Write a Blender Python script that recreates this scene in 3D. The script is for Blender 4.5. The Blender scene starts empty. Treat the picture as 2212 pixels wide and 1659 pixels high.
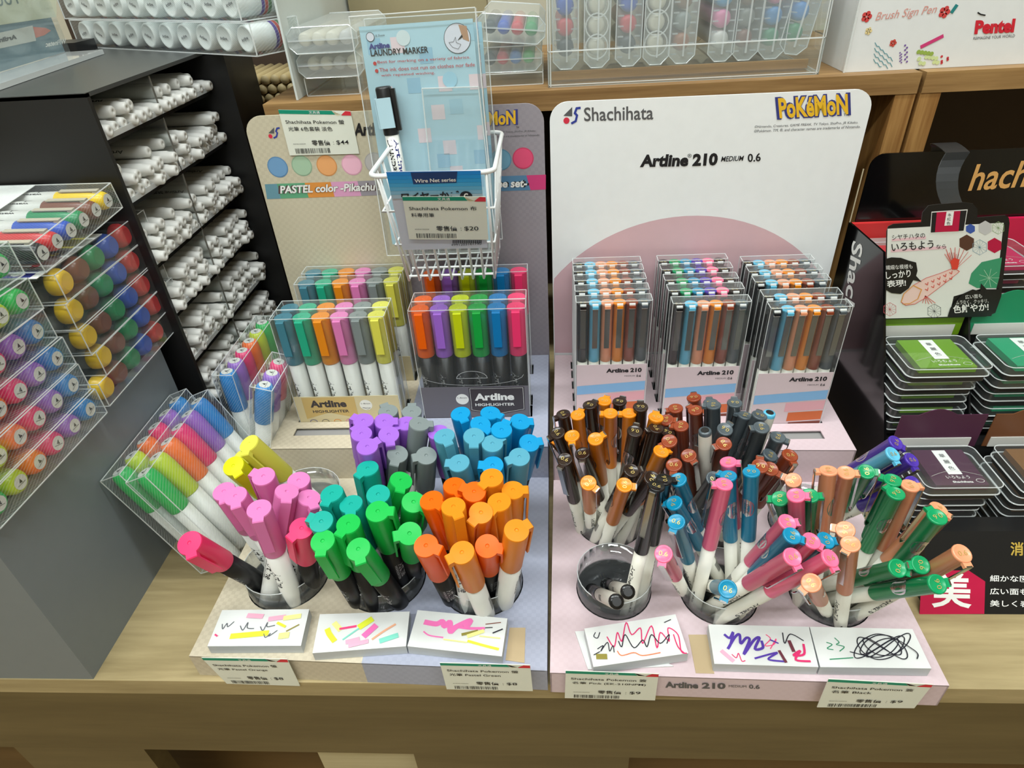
import bpy, bmesh, math, random
from mathutils import Vector, Matrix
from mathutils.geometry import tessellate_polygon
random.seed(7)
SC = bpy.context.scene
COL = SC.collection
V = Vector
PI = math.pi

# ---------------------------------------------------------------- camera, world, lights
CAM_H = 0.45                       # camera height above the counter top (metres)
FPX = 1389.32                      # focal length in pixels of the 2212 px wide frame
PITCH, YAW, ROLL = 0.611550325, -0.0783108592, 0.0649770856
_f = V((math.sin(YAW)*math.cos(PITCH), math.cos(YAW)*math.cos(PITCH), -math.sin(PITCH)))
_rt = V((math.cos(YAW), -math.sin(YAW), 0)); _dn = _f.cross(_rt)
RX = _rt*math.cos(ROLL) + _dn*math.sin(ROLL)
RY = -_rt*math.sin(ROLL) + _dn*math.cos(ROLL)
EYE = V((0, 0, CAM_H))
cam = bpy.data.cameras.new('camera'); camo = bpy.data.objects.new('camera', cam); COL.objects.link(camo)
cam.sensor_fit = 'HORIZONTAL'; cam.sensor_width = 36.0; cam.lens = FPX/2212*36.0
cam.clip_start = 0.01; cam.clip_end = 50
camo.matrix_world = Matrix(((RX.x, -RY.x, -_f.x, 0), (RX.y, -RY.y, -_f.y, 0), (RX.z, -RY.z, -_f.z, CAM_H), (0, 0, 0, 1)))
SC.camera = camo
SC.view_settings.view_transform = 'Standard'; SC.view_settings.look = 'None'
SC.view_settings.gamma = 1.0; SC.view_settings.use_curve_mapping = False
SC.view_settings.exposure = -0.18
W = bpy.data.worlds.new('world'); SC.world = W; W.use_nodes = True
W.node_tree.nodes['Background'].inputs[0].default_value = (0.80, 0.88, 0.92, 1)
W.node_tree.nodes['Background'].inputs[1].default_value = 0.30
SC.cycles.transparent_max_bounces = 40
SC.cycles.max_bounces = 10
CEIL = 1.75
LAMPS = [(-0.85, 0.30, 11.0), (0.35, 0.30, 13.0), (-0.85, -0.55, 14.0), (0.35, -0.55, 14.0), (-0.2, -1.5, 10.0)]
for lx, ly, le in LAMPS:
    ld = bpy.data.lights.new('ceiling_lamp_light', 'AREA'); ld.shape = 'RECTANGLE'; ld.size = 1.0; ld.size_y = 0.14
    ld.energy = le; ld.color = (0.90, 0.985, 1.0)
    lo = bpy.data.objects.new('ceiling_lamp_light', ld); COL.objects.link(lo); lo.location = (lx, ly, CEIL-0.05)

# ---------------------------------------------------------------- picture rays to points on real planes
def ray(u, v):
    return (RX*((u-1106)/FPX) + RY*((v-829.5)/FPX) + _f)
def atz(u, v, z): d = ray(u, v); return EYE + d*((z-CAM_H)/d.z)
def aty(u, v, y): d = ray(u, v); return EYE + d*(y/d.y)
def atx(u, v, x): d = ray(u, v); return EYE + d*(x/d.x)
def prj(p):
    q = V(p)-EYE; c = q.dot(_f); return (1106+FPX*q.dot(RX)/c, 829.5+FPX*q.dot(RY)/c)

# ---------------------------------------------------------------- materials
def lin(c):
    c = c/255.0
    return c/12.92 if c <= 0.04045 else ((c+0.055)/1.055)**2.4
def rgb(c): return (lin(c[0]), lin(c[1]), lin(c[2]), 1)
MAT = {}
def nodes(m): m.use_nodes = True; return m.node_tree.nodes, m.node_tree.links
def plain(name, c, rough=0.45, metal=0.0, spec=0.5, emit=0, sss=0, coat=0):
    if name in MAT: return MAT[name]
    m = bpy.data.materials.new(name); n, l = nodes(m); b = n['Principled BSDF']
    b.inputs['Base Color'].default_value = rgb(c); b.inputs['Roughness'].default_value = rough
    b.inputs['Metallic'].default_value = metal; b.inputs['Specular IOR Level'].default_value = spec
    if coat: b.inputs['Coat Weight'].default_value = coat; b.inputs['Coat Roughness'].default_value = 0.08
    if emit: b.inputs['Emission Color'].default_value = rgb(c); b.inputs['Emission Strength'].default_value = emit
    # faint procedural mottling so no surface is perfectly uniform
    tc = n.new('ShaderNodeTexCoord'); nz = n.new('ShaderNodeTexNoise'); nz.inputs['Scale'].default_value = 90
    mx = n.new('ShaderNodeMix'); mx.data_type = 'RGBA'; mx.blend_type = 'MULTIPLY'; mx.inputs[0].default_value = 0.10
    l.new(tc.outputs['Object'], nz.inputs['Vector']); mx.inputs[6].default_value = rgb(c); l.new(nz.outputs['Fac'], mx.inputs[7])
    g = n.new('ShaderNodeMapRange'); g.inputs[1].default_value = 0; g.inputs[2].default_value = 1; g.inputs[3].default_value = 0.7; g.inputs[4].default_value = 1.3
    l.new(nz.outputs['Fac'], g.inputs[0]); l.new(g.outputs[0], mx.inputs[7])
    l.new(mx.outputs[2], b.inputs['Base Color'])
    MAT[name] = m; return m
def translucent_plastic(name, c, rough=0.32):
    """coloured moulded plastic: glossy skin over slightly light-passing body"""
    if name in MAT: return MAT[name]
    m = bpy.data.materials.new(name); n, l = nodes(m); b = n['Principled BSDF']
    b.inputs['Base Color'].default_value = rgb(c); b.inputs['Roughness'].default_value = rough
    b.inputs['Specular IOR Level'].default_value = 0.22
    tr = n.new('ShaderNodeBsdfTranslucent'); tr.inputs[0].default_value = rgb(c)
    mx = n.new('ShaderNodeMixShader'); mx.inputs[0].default_value = 0.16
    l.new(b.outputs[0], mx.inputs[1]); l.new(tr.outputs[0], mx.inputs[2]); l.new(mx.outputs[0], n['Material Output'].inputs[0])
    MAT[name] = m; return m
def clear(name, tint=(250, 252, 252), haze=0.05, rough=0.06, gloss=0.9, hatch=False, hazec=(235, 240, 240), fmin=0.03):
    """thin clear plastic sheet: transparent, fresnel gloss, a little haze"""
    if name in MAT: return MAT[name]
    m = bpy.data.materials.new(name); n, l = nodes(m)
    n.remove(n['Principled BSDF'])
    t = n.new('ShaderNodeBsdfTransparent'); t.inputs[0].default_value = rgb(tint)
    g = n.new('ShaderNodeBsdfGlossy'); g.inputs[0].default_value = (1, 1, 1, 1); g.inputs['Roughness'].default_value = rough
    d = n.new('ShaderNodeBsdfDiffuse'); d.inputs[0].default_value = rgb(hazec)
    lw = n.new('ShaderNodeFresnel'); lw.inputs[0].default_value = 1.45
    gm = n.new('ShaderNodeNewGeometry'); im = n.new('ShaderNodeMath'); im.operation = 'MULTIPLY_ADD'   # same reflectance from both sides of the sheet
    im.inputs[1].default_value = 1/1.45-1.45; im.inputs[2].default_value = 1.45; l.new(gm.outputs['Backfacing'], im.inputs[0]); l.new(im.outputs[0], lw.inputs[0])
    mul = n.new('ShaderNodeMath'); mul.operation = 'MULTIPLY_ADD'; mul.inputs[1].default_value = gloss; mul.inputs[2].default_value = fmin
    l.new(lw.outputs[0], mul.inputs[0])
    m1 = n.new('ShaderNodeMixShader'); m1.inputs[0].default_value = haze
    l.new(t.outputs[0], m1.inputs[1]); l.new(d.outputs[0], m1.inputs[2])
    if hatch:
        tc = n.new('ShaderNodeTexCoord'); mp = n.new('ShaderNodeMapping'); mp.inputs['Rotation'].default_value = (0.6, 0.6, 0.78)
        wv = n.new('ShaderNodeTexWave'); wv.inputs['Scale'].default_value = 170; wv.inputs['Distortion'].default_value = 0
        gt = n.new('ShaderNodeMath'); gt.operation = 'GREATER_THAN'; gt.inputs[1].default_value = 0.72
        ma = n.new('ShaderNodeMath'); ma.operation = 'MULTIPLY_ADD'; ma.inputs[1].default_value = 0.11; ma.inputs[2].default_value = haze
        l.new(tc.outputs['Object'], mp.inputs[0]); l.new(mp.outputs[0], wv.inputs[0]); l.new(wv.outputs['Fac'], gt.inputs[0])
        l.new(gt.outputs[0], ma.inputs[0]); l.new(ma.outputs[0], m1.inputs[0])
    m2 = n.new('ShaderNodeMixShader'); l.new(mul.outputs[0], m2.inputs[0])
    l.new(m1.outputs[0], m2.inputs[1]); l.new(g.outputs[0], m2.inputs[2]); l.new(m2.outputs[0], n['Material Output'].inputs[0])
    MAT[name] = m; return m
def wood(name, c1, c2, scale=(3, 40, 40), rough=0.5, bump=0.1):
    if name in MAT: return MAT[name]
    m = bpy.data.materials.new(name); n, l = nodes(m); b = n['Principled BSDF']; b.inputs['Roughness'].default_value = rough
    tc = n.new('ShaderNodeTexCoord'); mp = n.new('ShaderNodeMapping'); mp.inputs['Scale'].default_value = scale
    nz = n.new('ShaderNodeTexNoise'); nz.inputs['Scale'].default_value = 1.6; nz.inputs['Detail'].default_value = 8; nz.inputs['Roughness'].default_value = 0.62; nz.inputs['Distortion'].default_value = 0.35
    n2 = n.new('ShaderNodeTexNoise'); n2.inputs['Scale'].default_value = 6.5; n2.inputs['Detail'].default_value = 4
    cr = n.new('ShaderNodeValToRGB'); cr.color_ramp.elements[0].position = 0.34; cr.color_ramp.elements[1].position = 0.66
    cr.color_ramp.elements[0].color = rgb(c1); cr.color_ramp.elements[1].color = rgb(c2)
    ad = n.new('ShaderNodeMath'); ad.operation = 'MULTIPLY_ADD'; ad.inputs[1].default_value = 0.30
    l.new(tc.outputs['Object'], mp.inputs[0]); l.new(mp.outputs[0], nz.inputs[0]); l.new(mp.outputs[0], n2.inputs[0])
    sb = n.new('ShaderNodeMath'); sb.operation = 'SUBTRACT'; sb.inputs[1].default_value = 0.17
    l.new(n2.outputs['Fac'], ad.inputs[0]); l.new(nz.outputs['Fac'], ad.inputs[2]); l.new(ad.outputs[0], sb.inputs[0]); l.new(sb.outputs[0], cr.inputs[0])
    l.new(cr.outputs[0], b.inputs['Base Color'])
    bp = n.new('ShaderNodeBump'); bp.inputs['Strength'].default_value = bump; bp.inputs['Distance'].default_value = 0.001
    l.new(nz.outputs['Fac'], bp.inputs['Height']); l.new(bp.outputs[0], b.inputs['Normal'])
    MAT[name] = m; return m
def check_card(name, c1, c2, c3=None, c4=None, split=None, rough=0.55):
    """printed card with a fine woven check; optional second colour beyond a split line (world x + k*y > s)"""
    if name in MAT: return MAT[name]
    m = bpy.data.materials.new(name); n, l = nodes(m); b = n['Principled BSDF']; b.inputs['Roughness'].default_value = rough
    tc = n.new('ShaderNodeNewGeometry'); ck = n.new('ShaderNodeTexNoise'); ck.inputs['Scale'].default_value = 22; ck.inputs['Detail'].default_value = 2
    ch = n.new('ShaderNodeTexChecker'); ch.inputs['Scale'].default_value = 300
    l.new(tc.outputs['Position'], ck.inputs[0]); l.new(tc.outputs['Position'], ch.inputs[0])
    def two(a, bb):
        x = n.new('ShaderNodeMix'); x.data_type = 'RGBA'; x.inputs[6].default_value = rgb(a); x.inputs[7].default_value = rgb(bb)
        mm = n.new('ShaderNodeMath'); mm.operation = 'MULTIPLY'; l.new(ck.outputs['Fac'], mm.inputs[0]); l.new(ch.outputs['Fac'], mm.inputs[1]); l.new(mm.outputs[0], x.inputs[0]); return x
    A = two(c1, c2); out = A.outputs[2]
    if c3:
        B = two(c3, c4); sp = n.new('ShaderNodeSeparateXYZ'); l.new(tc.outputs['Position'], sp.inputs[0])
        ma = n.new('ShaderNodeMath'); ma.operation = 'MULTIPLY_ADD'; ma.inputs[1].default_value = split[0]
        l.new(sp.outputs[1], ma.inputs[0]); l.new(sp.outputs[0], ma.inputs[2])
        gt = n.new('ShaderNodeMath'); gt.operation = 'GREATER_THAN'; gt.inputs[1].default_value = split[1]; l.new(ma.outputs[0], gt.inputs[0])
        x = n.new('ShaderNodeMix'); x.data_type = 'RGBA'; l.new(gt.outputs[0], x.inputs[0]); l.new(A.outputs[2], x.inputs[6]); l.new(B.outputs[2], x.inputs[7]); out = x.outputs[2]
    l.new(out, b.inputs['Base Color']); MAT[name] = m; return m

WHITE = plain('white_paper', (228, 230, 228), 0.6); INK = plain('black_ink', (22, 22, 26), 0.5)
CLEAR = clear('clear_plastic', haze=0.035, fmin=0.015); EDGE = clear('plastic_edge', haze=0.55, gloss=1.0, hazec=(245, 248, 248))  # EDGE: whitish haze that paints bright edge highlights on clear cases
HATCH = clear('hatched_plastic', haze=0.03, hatch=True, fmin=0.01)
MILKY = clear('milky_plastic', haze=0.30, rough=0.25, gloss=0.9, hazec=(226, 234, 236))
SOFTEDGE = clear('soft_edge', haze=0.45, gloss=0.8, hazec=(232, 238, 240))
BAG = clear('soft_film', haze=0.09, rough=0.12, gloss=1.0)
FROST = clear('frosted_plastic', haze=0.27, rough=0.2, gloss=0.9, hazec=(222, 232, 234))
CUPM = clear('cup_plastic', tint=(246, 248, 249), haze=0.05, rough=0.05, gloss=1.1, fmin=0.04)
STEEL = plain('polished_steel', (188, 188, 190), 0.18, 1.0); BLACKP = plain('black_plastic', (24, 24, 26), 0.35)
WHITEP = plain('white_plastic', (222, 222, 216), 0.38); CREAMP = plain('cream_barrel', (226, 224, 212), 0.4)
SILVER = plain('silver_foil', (205, 205, 210), 0.2, 0.9); GOLD = plain('gold_print', (214, 190, 116), 0.35, 0.5)

# ---------------------------------------------------------------- mesh builder
class MB:
    def __init__(s): s.v = []; s.f = []; s.mi = []; s.sm = []; s.mats = []
    def add(s, vs, fs, mat, smooth=False, M=None):
        if mat not in s.mats: s.mats.append(mat)
        k = s.mats.index(mat); o = len(s.v)
        if M is not None: vs = [M @ V(p) for p in vs]
        s.v += [tuple(p) for p in vs]
        for f in fs: s.f.append([i+o for i in f]); s.mi.append(k); s.sm.append(smooth)
    def build(s, name, parent=None, origin=None, data_only=False):
        o = V(origin) if origin is not None else V((0, 0, 0))
        me = bpy.data.meshes.new(name); me.from_pydata([V(p)-o for p in s.v], [], s.f)
        for m in s.mats: me.materials.append(m)
        me.polygons.foreach_set('material_index', s.mi); me.polygons.foreach_set('use_smooth', s.sm); me.update()
        if data_only: return me
        return put(name, me, parent, o if parent is None else None)
def put(name, data, parent=None, loc=None, M=None):
    ob = bpy.data.objects.new(name, data); COL.objects.link(ob)
    if parent is not None: ob.parent = parent
    if loc is not None: ob.location = loc
    if M is not None: ob.matrix_local = M
    return ob
def tag(o, label, cat=None, group=None, kind=None):
    if label: o['label'] = label
    if cat: o['category'] = cat
    if group: o['group'] = group
    if kind: o['kind'] = kind
    return o
def thing(name, loc, label, cat, group=None, M=None):
    e = bpy.data.objects.new(name, None); COL.objects.link(e); e.empty_display_size = 0.01
    if M is not None: e.matrix_world = M
    else: e.location = loc
    return tag(e, label, cat, group)
def dup(o, parent=None, M=None):
    c = o.copy(); COL.objects.link(c); c.parent = parent
    if M is not None: c.matrix_world = M
    for ch in list(o.children): dup(ch, c)
    return c
def box(c, s):
    x, y, z = c; a, b, d = s[0]/2, s[1]/2, s[2]/2
    v = [(x-a, y-b, z-d), (x+a, y-b, z-d), (x+a, y+b, z-d), (x-a, y+b, z-d), (x-a, y-b, z+d), (x+a, y-b, z+d), (x+a, y+b, z+d), (x-a, y+b, z+d)]
    return v, [(3, 2, 1, 0), (4, 5, 6, 7), (0, 1, 5, 4), (1, 2, 6, 5), (2, 3, 7, 6), (3, 0, 4, 7)]
def box2(lo, hi): return box([(a+b)/2 for a, b in zip(lo, hi)], [b-a for a, b in zip(lo, hi)])
def tess(pts):
    t = tessellate_polygon([[V((p[0], p[1], 0)) for p in pts]]); out = []
    for a, b, c in t:
        ar = (pts[b][0]-pts[a][0])*(pts[c][1]-pts[a][1])-(pts[b][1]-pts[a][1])*(pts[c][0]-pts[a][0])
        out.append((a, b, c) if ar > 0 else (a, c, b))
    return out
def prism(pts, h0, h1):
    """2D outline extruded from z=h0 to h1 (bevel-free)"""
    n = len(pts); v = [(p[0], p[1], h0) for p in pts]+[(p[0], p[1], h1) for p in pts]
    t = tess(pts)
    fs = [tuple(reversed(q)) for q in t]+[tuple(i+n for i in q) for q in t]
    fs += [(i, (i+1) % n, (i+1) % n+n, i+n) for i in range(n)]
    return v, fs
def rrect(w, h, r, n=5, cx=0, cy=0, corners=(1, 1, 1, 1)):
    out = []
    for k, (sx, sy) in enumerate(((1, 1), (-1, 1), (-1, -1), (1, -1))):
        if not corners[k]: out.append((cx+sx*w/2, cy+sy*h/2)); continue
        for i in range(n+1):
            a = PI/2*(k+i/n); out.append((cx+sx*(w/2-r)+r*math.cos(a), cy+sy*(h/2-r)+r*math.sin(a)))
    return out
def circle(r, n=24, cx=0, cy=0, sx=1): return [(cx+r*sx*math.cos(2*PI*i/n), cy+r*math.sin(2*PI*i/n)) for i in range(n)]
def lathe(prof, n=20, cap0=True, cap1=True):
    v = []; f = []
    for r, z in prof: v += [(r*math.cos(2*PI*i/n), r*math.sin(2*PI*i/n), z) for i in range(n)]
    for k in range(len(prof)-1):
        for i in range(n):
            j = (i+1) % n; f.append((k*n+i, k*n+j, (k+1)*n+j, (k+1)*n+i))
    if cap0: f.append(tuple(reversed(range(n))))
    if cap1: f.append(tuple(range((len(prof)-1)*n, len(prof)*n)))
    return v, f
def tube(path, r, n=8, closed=False):
    P = [V(p) for p in path]; v = []; f = []; m = len(P); up = None
    for k in range(m):
        a = P[(k-1) % m] if (closed or k > 0) else P[k]; b = P[(k+1) % m] if (closed or k < m-1) else P[k]
        t = (b-a).normalized()
        if up is None: up = t.orthogonal().normalized()
        up = (up-t*up.dot(t)); up = up.normalized() if up.length > 1e-6 else t.orthogonal().normalized()
        s = t.cross(up)
        v += [P[k]+(up*math.cos(2*PI*i/n)+s*math.sin(2*PI*i/n))*r for i in range(n)]
    for k in range(m if closed else m-1):
        k2 = (k+1) % m
        for i in range(n):
            j = (i+1) % n; f.append((k*n+i, k*n+j, k2*n+j, k2*n+i))
    if not closed: f += [tuple(reversed(range(n))), tuple(range((m-1)*n, m*n))]
    return v, f
def holeplate(outer, holes, z0, z1):
    cu = bpy.data.curves.new('tmp', 'CURVE'); cu.dimensions = '2D'; cu.fill_mode = 'BOTH'; cu.extrude = (z1-z0)/2
    for pts in [outer]+holes:
        sp = cu.splines.new('POLY'); sp.points.add(len(pts)-1); sp.use_cyclic_u = True
        for i, p in enumerate(pts): sp.points[i].co = (p[0], p[1], 0, 1)
    ob = bpy.data.objects.new('tmp', cu); COL.objects.link(ob)
    dg = bpy.context.evaluated_depsgraph_get(); me = bpy.data.meshes.new_from_object(ob.evaluated_get(dg))
    v = [(p.co.x, p.co.y, p.co.z+(z0+z1)/2) for p in me.vertices]; f = [tuple(q.vertices) for q in me.polygons]
    bpy.data.objects.remove(ob); bpy.data.curves.remove(cu); bpy.data.meshes.remove(me)
    return v, f
_TC = {}
def glyphs(s, bold=0.0, shear=0.0, res=3):
    """text as flat triangles, normalised to its own bounding box: returns (pts, faces, width/height)"""
    k = (s, bold, shear, res)
    if k in _TC: return _TC[k]
    cu = bpy.data.curves.new('tmp', 'FONT'); cu.body = s; cu.offset = bold; cu.shear = shear; cu.resolution_u = res; cu.fill_mode = 'BOTH' if False else 'FRONT'
    ob = bpy.data.objects.new('tmp', cu); COL.objects.link(ob)
    dg = bpy.context.evaluated_depsgraph_get(); me = bpy.data.meshes.new_from_object(ob.evaluated_get(dg))
    p = [(q.co.x, q.co.y) for q in me.vertices]; f = [tuple(q.vertices) for q in me.polygons]
    bpy.data.objects.remove(ob); bpy.data.curves.remove(cu); bpy.data.meshes.remove(me)
    if not p: p = [(0, 0), (1, 0), (1, 1)]; f = []
    x0 = min(q[0] for q in p); x1 = max(q[0] for q in p); y0 = min(q[1] for q in p); y1 = max(q[1] for q in p)
    w = max(x1-x0, 1e-6); h = max(y1-y0, 1e-6)
    _TC[k] = ([((a-x0)/w, (b-y0)/h) for a, b in p], f, w/h); return _TC[k]
class Face:
    """a flat printed surface: origin, two axes; decals lie a hair in front of it"""
    def __init__(s, P0, ex, ey):
        s.o = V(P0); s.x = V(ex).normalized(); s.y = V(ey); s.y = (s.y-s.x*s.y.dot(s.x)).normalized(); s.n = s.x.cross(s.y)
        if (EYE-s.o).dot(s.n) < 0: s.flip = -1
        else: s.flip = 1
        s.k = 0
    def P(s, a, b, h=0.0): return s.o+s.x*a+s.y*b+s.n*(s.flip*h)
    def uv(s, u, v):
        d = ray(u, v); t = (s.o-EYE).dot(s.n)/d.dot(s.n); q = EYE+d*t-s.o; return (q.dot(s.x), q.dot(s.y))
    def poly(s, mb, pts, mat, lay=1, px=True):
        q = [s.uv(*p) for p in pts] if px else pts
        mb.add([s.P(a, b, 0.00012*lay) for a, b in q], tess(q) if len(q) > 4 else [tuple(range(len(q)))], mat)
    def text(s, mb, st, BL, BR, TL, mat, lay=2, bold=0.0, shear=0.0, px=True, out=None):
        if px: BL, BR, TL = s.uv(*BL), s.uv(*BR), s.uv(*TL)
        p, f, asp = glyphs(st, bold, shear)
        mb.add([s.P(BL[0]+(BR[0]-BL[0])*a+(TL[0]-BL[0])*b, BL[1]+(BR[1]-BL[1])*a+(TL[1]-BL[1])*b, 0.00012*lay) for a, b in p], f, mat)
        if out:
            p, f, asp2 = glyphs(st, bold+out[1], shear); g = out[1]*0.8
            mb.add([s.P(BL[0]+(BR[0]-BL[0])*(a*(1+2*g)-g)+(TL[0]-BL[0])*(b*(1+3*g)-1.5*g), BL[1]+(BR[1]-BL[1])*(a*(1+2*g)-g)+(TL[1]-BL[1])*(b*(1+3*g)-1.5*g), 0.00012*(lay-1)) for a, b in p], f, out[0])
    def line(s, mb, st, x, y, h, mat, w=None, lay=2, bold=0.0, shear=0.0):
        """text by its own size: lower left (x, y), cap height h"""
        p, f, asp = glyphs(st, bold, shear); w = w if w else h*asp
        mb.add([s.P(x+a*w, y+b*h, 0.00012*lay) for a, b in p], f, mat)
    def stroke(s, mb, pts, w, mat, lay=2, px=True, soft=0):
        q = [V(s.uv(*p)) for p in pts] if px else [V(p) for p in pts]
        if soft and len(q) > 2:                       # rounded hand-drawn line through the points
            e = [q[0]]+q+[q[-1]]; r = []
            for i in range(1, len(e)-2):
                for k in range(soft):
                    t = k/soft; a, b, c, d = e[i-1], e[i], e[i+1], e[i+2]
                    r.append(0.5*((2*b)+(c-a)*t+(2*a-5*b+4*c-d)*t*t+(3*b-a-3*c+d)*t**3))
            q = r+[q[-1]]
        for i in range(len(q)-1):
            d = q[i+1]-q[i]
            if d.length < 1e-7: continue
            d.normalize(); e = V((-d.y, d.x))*w/2; d = d*w*0.25
            mb.add([s.P(*(q[i]-d-e), 0.00012*lay+i*2e-6), s.P(*(q[i+1]+d-e), 0.00012*lay+i*2e-6), s.P(*(q[i+1]+d+e), 0.00012*lay+i*2e-6), s.P(*(q[i]-d+e), 0.00012*lay+i*2e-6)], [(0, 1, 2, 3)], mat)
    def disc(s, mb, c, r, mat, lay=1, px=True, ry=None, n=24):
        if px: c = s.uv(*c)
        mb.add([s.P(c[0]+r*math.cos(2*PI*i/n), c[1]+(ry or r)*math.sin(2*PI*i/n), 0.00012*lay) for i in range(n)], [tuple(range(n))], mat)
def casebox(mb, lo, hi, mat=None, edge=None, M=None, e=0.0005, skip=()):
    """thin clear box with edge highlights painted as pale strips"""
    mat = mat or CLEAR; edge = edge or EDGE
    v, f = box2(lo, hi); mb.add(v, [q for i, q in enumerate(f) if i not in skip], mat, M=M)
    for a, b in ((0, 1), (1, 2), (2, 3), (3, 0), (4, 5), (5, 6), (6, 7), (7, 4), (0, 4), (1, 5), (2, 6), (3, 7)):
        p, q = V(v[a]), V(v[b]); c = (p+q)/2; d = (q-p); s = [abs(d[i])+e if abs(d[i]) > 1e-6 else e for i in range(3)]
        vv, ff = box(c, s); mb.add(vv, ff, edge, M=M)
# ================================================================= the room and the counter
def struct(name, v, f, mat, origin=None):
    mb = MB(); mb.add(v, f, mat); o = mb.build(name, origin=origin); o['kind'] = 'structure'; return o
def child(t, mb, name, label=None):
    """a part built in world coordinates, parented to its thing without moving"""
    o = mb.build(name, t, origin=t.location); 
    if label: o['label'] = label
    return o
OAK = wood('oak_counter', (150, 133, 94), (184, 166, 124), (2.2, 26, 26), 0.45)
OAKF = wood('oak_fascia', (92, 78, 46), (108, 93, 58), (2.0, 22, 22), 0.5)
OAKS = wood('oak_shelf', (128, 94, 54), (166, 130, 82), (3.0, 60, 60), 0.5)
WALLM = plain('cream_wall', (196, 188, 166), 0.8)
FLOORM = wood('floor_boards', (150, 124, 84), (186, 160, 116), (1.2, 9, 9), 0.5)
FZ = -0.75
struct('floor', *box2((-2.2, -2.4, FZ-0.05), (2.2, 1.15, FZ)), FLOORM)
struct('ceiling', *box2((-2.2, -2.4, CEIL), (2.2, 1.15, CEIL+0.05)), plain('ceiling_paint', (225, 225, 220), 0.9))
struct('wall_back', *box2((-2.2, 1.10, FZ), (2.2, 1.15, CEIL)), WALLM)
struct('wall_left', *box2((-2.25, -2.4, FZ), (-2.2, 1.15, CEIL)), WALLM)
struct('wall_right', *box2((2.2, -2.4, FZ), (2.25, 1.15, CEIL)), WALLM)
struct('wall_front', *box2((-2.2, -2.45, FZ), (2.2, -2.4, CEIL)), WALLM)
LAMPM = plain('lamp_diffuser', (255, 252, 244), 0.5, emit=6)
for i, (lx, ly) in enumerate([q[:2] for q in LAMPS]):
    pos = ['over the left of the counter', 'over the right of the counter', 'behind the viewer on the left', 'behind the viewer on the right', 'far back in the aisle'][i]
    t = thing('ceiling_light', (lx, ly, CEIL), 'long white ceiling light '+pos, 'ceiling light', 'ceiling lights of the shop')
    mb = MB(); mb.add(*box((lx, ly, CEIL-0.015), (1.06, 0.2, 0.03)), WHITEP); child(t, mb, 'housing')
    mb = MB(); mb.add(*box((lx, ly, CEIL-0.034), (1.0, 0.16, 0.008)), LAMPM); child(t, mb, 'diffuser')
CF = 0.2575                                           # front edge of the counter top
cab = thing('display_counter', (0, CF, FZ), 'long light oak shop counter carrying all the pen displays', 'counter')
mb = MB(); v, f = box2((-1.2, CF, -0.018), (1.2, 0.93, 0.0)); mb.add(v, f, OAK); child(cab, mb, 'worktop')
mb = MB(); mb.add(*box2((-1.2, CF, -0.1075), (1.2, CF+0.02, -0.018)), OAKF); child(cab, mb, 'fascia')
XA, XB, XC, XD_, XE = [aty(u, 1650, CF).x for u in (60, 330, 655, 895, 1360)]
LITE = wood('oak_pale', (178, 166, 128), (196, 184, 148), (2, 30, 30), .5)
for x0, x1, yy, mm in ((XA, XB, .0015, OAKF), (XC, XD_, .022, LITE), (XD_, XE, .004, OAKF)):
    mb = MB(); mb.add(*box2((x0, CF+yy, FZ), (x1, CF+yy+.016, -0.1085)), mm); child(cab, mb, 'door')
mb = MB(); mb.add(*box2((-1.2, CF+.07, FZ), (1.2, CF+.085, -0.0185)), wood('oak_shade', (92, 68, 30), (104, 78, 38), (2, 20, 20), .6)); child(cab, mb, 'back_panel')  # added board, dark brown for the shade in the opening below the fascia

# ================================================================= the two cardboard counter displays
def frame2(p, q):
    ex = (V(q)-V(p)); L = ex.length; ex.normalize(); ey = V((-ex.y, ex.x, 0))
    M = Matrix(((ex.x, ey.x, 0, p.x), (ex.y, ey.y, 0, p.y), (0, 0, 1, 0), (0, 0, 0, 1))); return M, L
BH, RH, CT = 0.025, 0.0635, 0.326
CUPS_B = dict(pink=(-.2205, .334), green=(-.1395, .3325), orange=(-.0600, .329), yellow=(-.228, .413), purple=(-.1455, .410), blue=(-.0615, .4075))
CUPS_P = dict(black=(.0440, .3230), coral=(.1235, .3185), emerald=(.2060, .3175), amber=(.0464, .393), rust=(.1285, .391), violet=(.2105, .389))
CRB, CRP = 0.0323, 0.0285
MBg, WBg = frame2(atz(409, 1419, BH), atz(1181, 1462, BH))
MPk, WPk = frame2(atz(1188, 1453, BH), atz(2051, 1481, BH))
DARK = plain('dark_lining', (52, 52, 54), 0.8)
def wall_strip(mb, p, q, z0, z1, m, th=.0012):
    """thin card wall from p to q"""
    p = V((p[0], p[1], 0)); q = V((q[0], q[1], 0)); d = (q-p).normalized(); n_ = V((-d.y, d.x, 0))*th; u = [p, q, q+n_, p+n_]
    mb.add([(a.x, a.y, z) for z in (z0, z1) for a in u], [(3, 2, 1, 0), (4, 5, 6, 7), (0, 1, 5, 4), (1, 2, 6, 5), (2, 3, 7, 6), (3, 0, 4, 7)], m)
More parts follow.
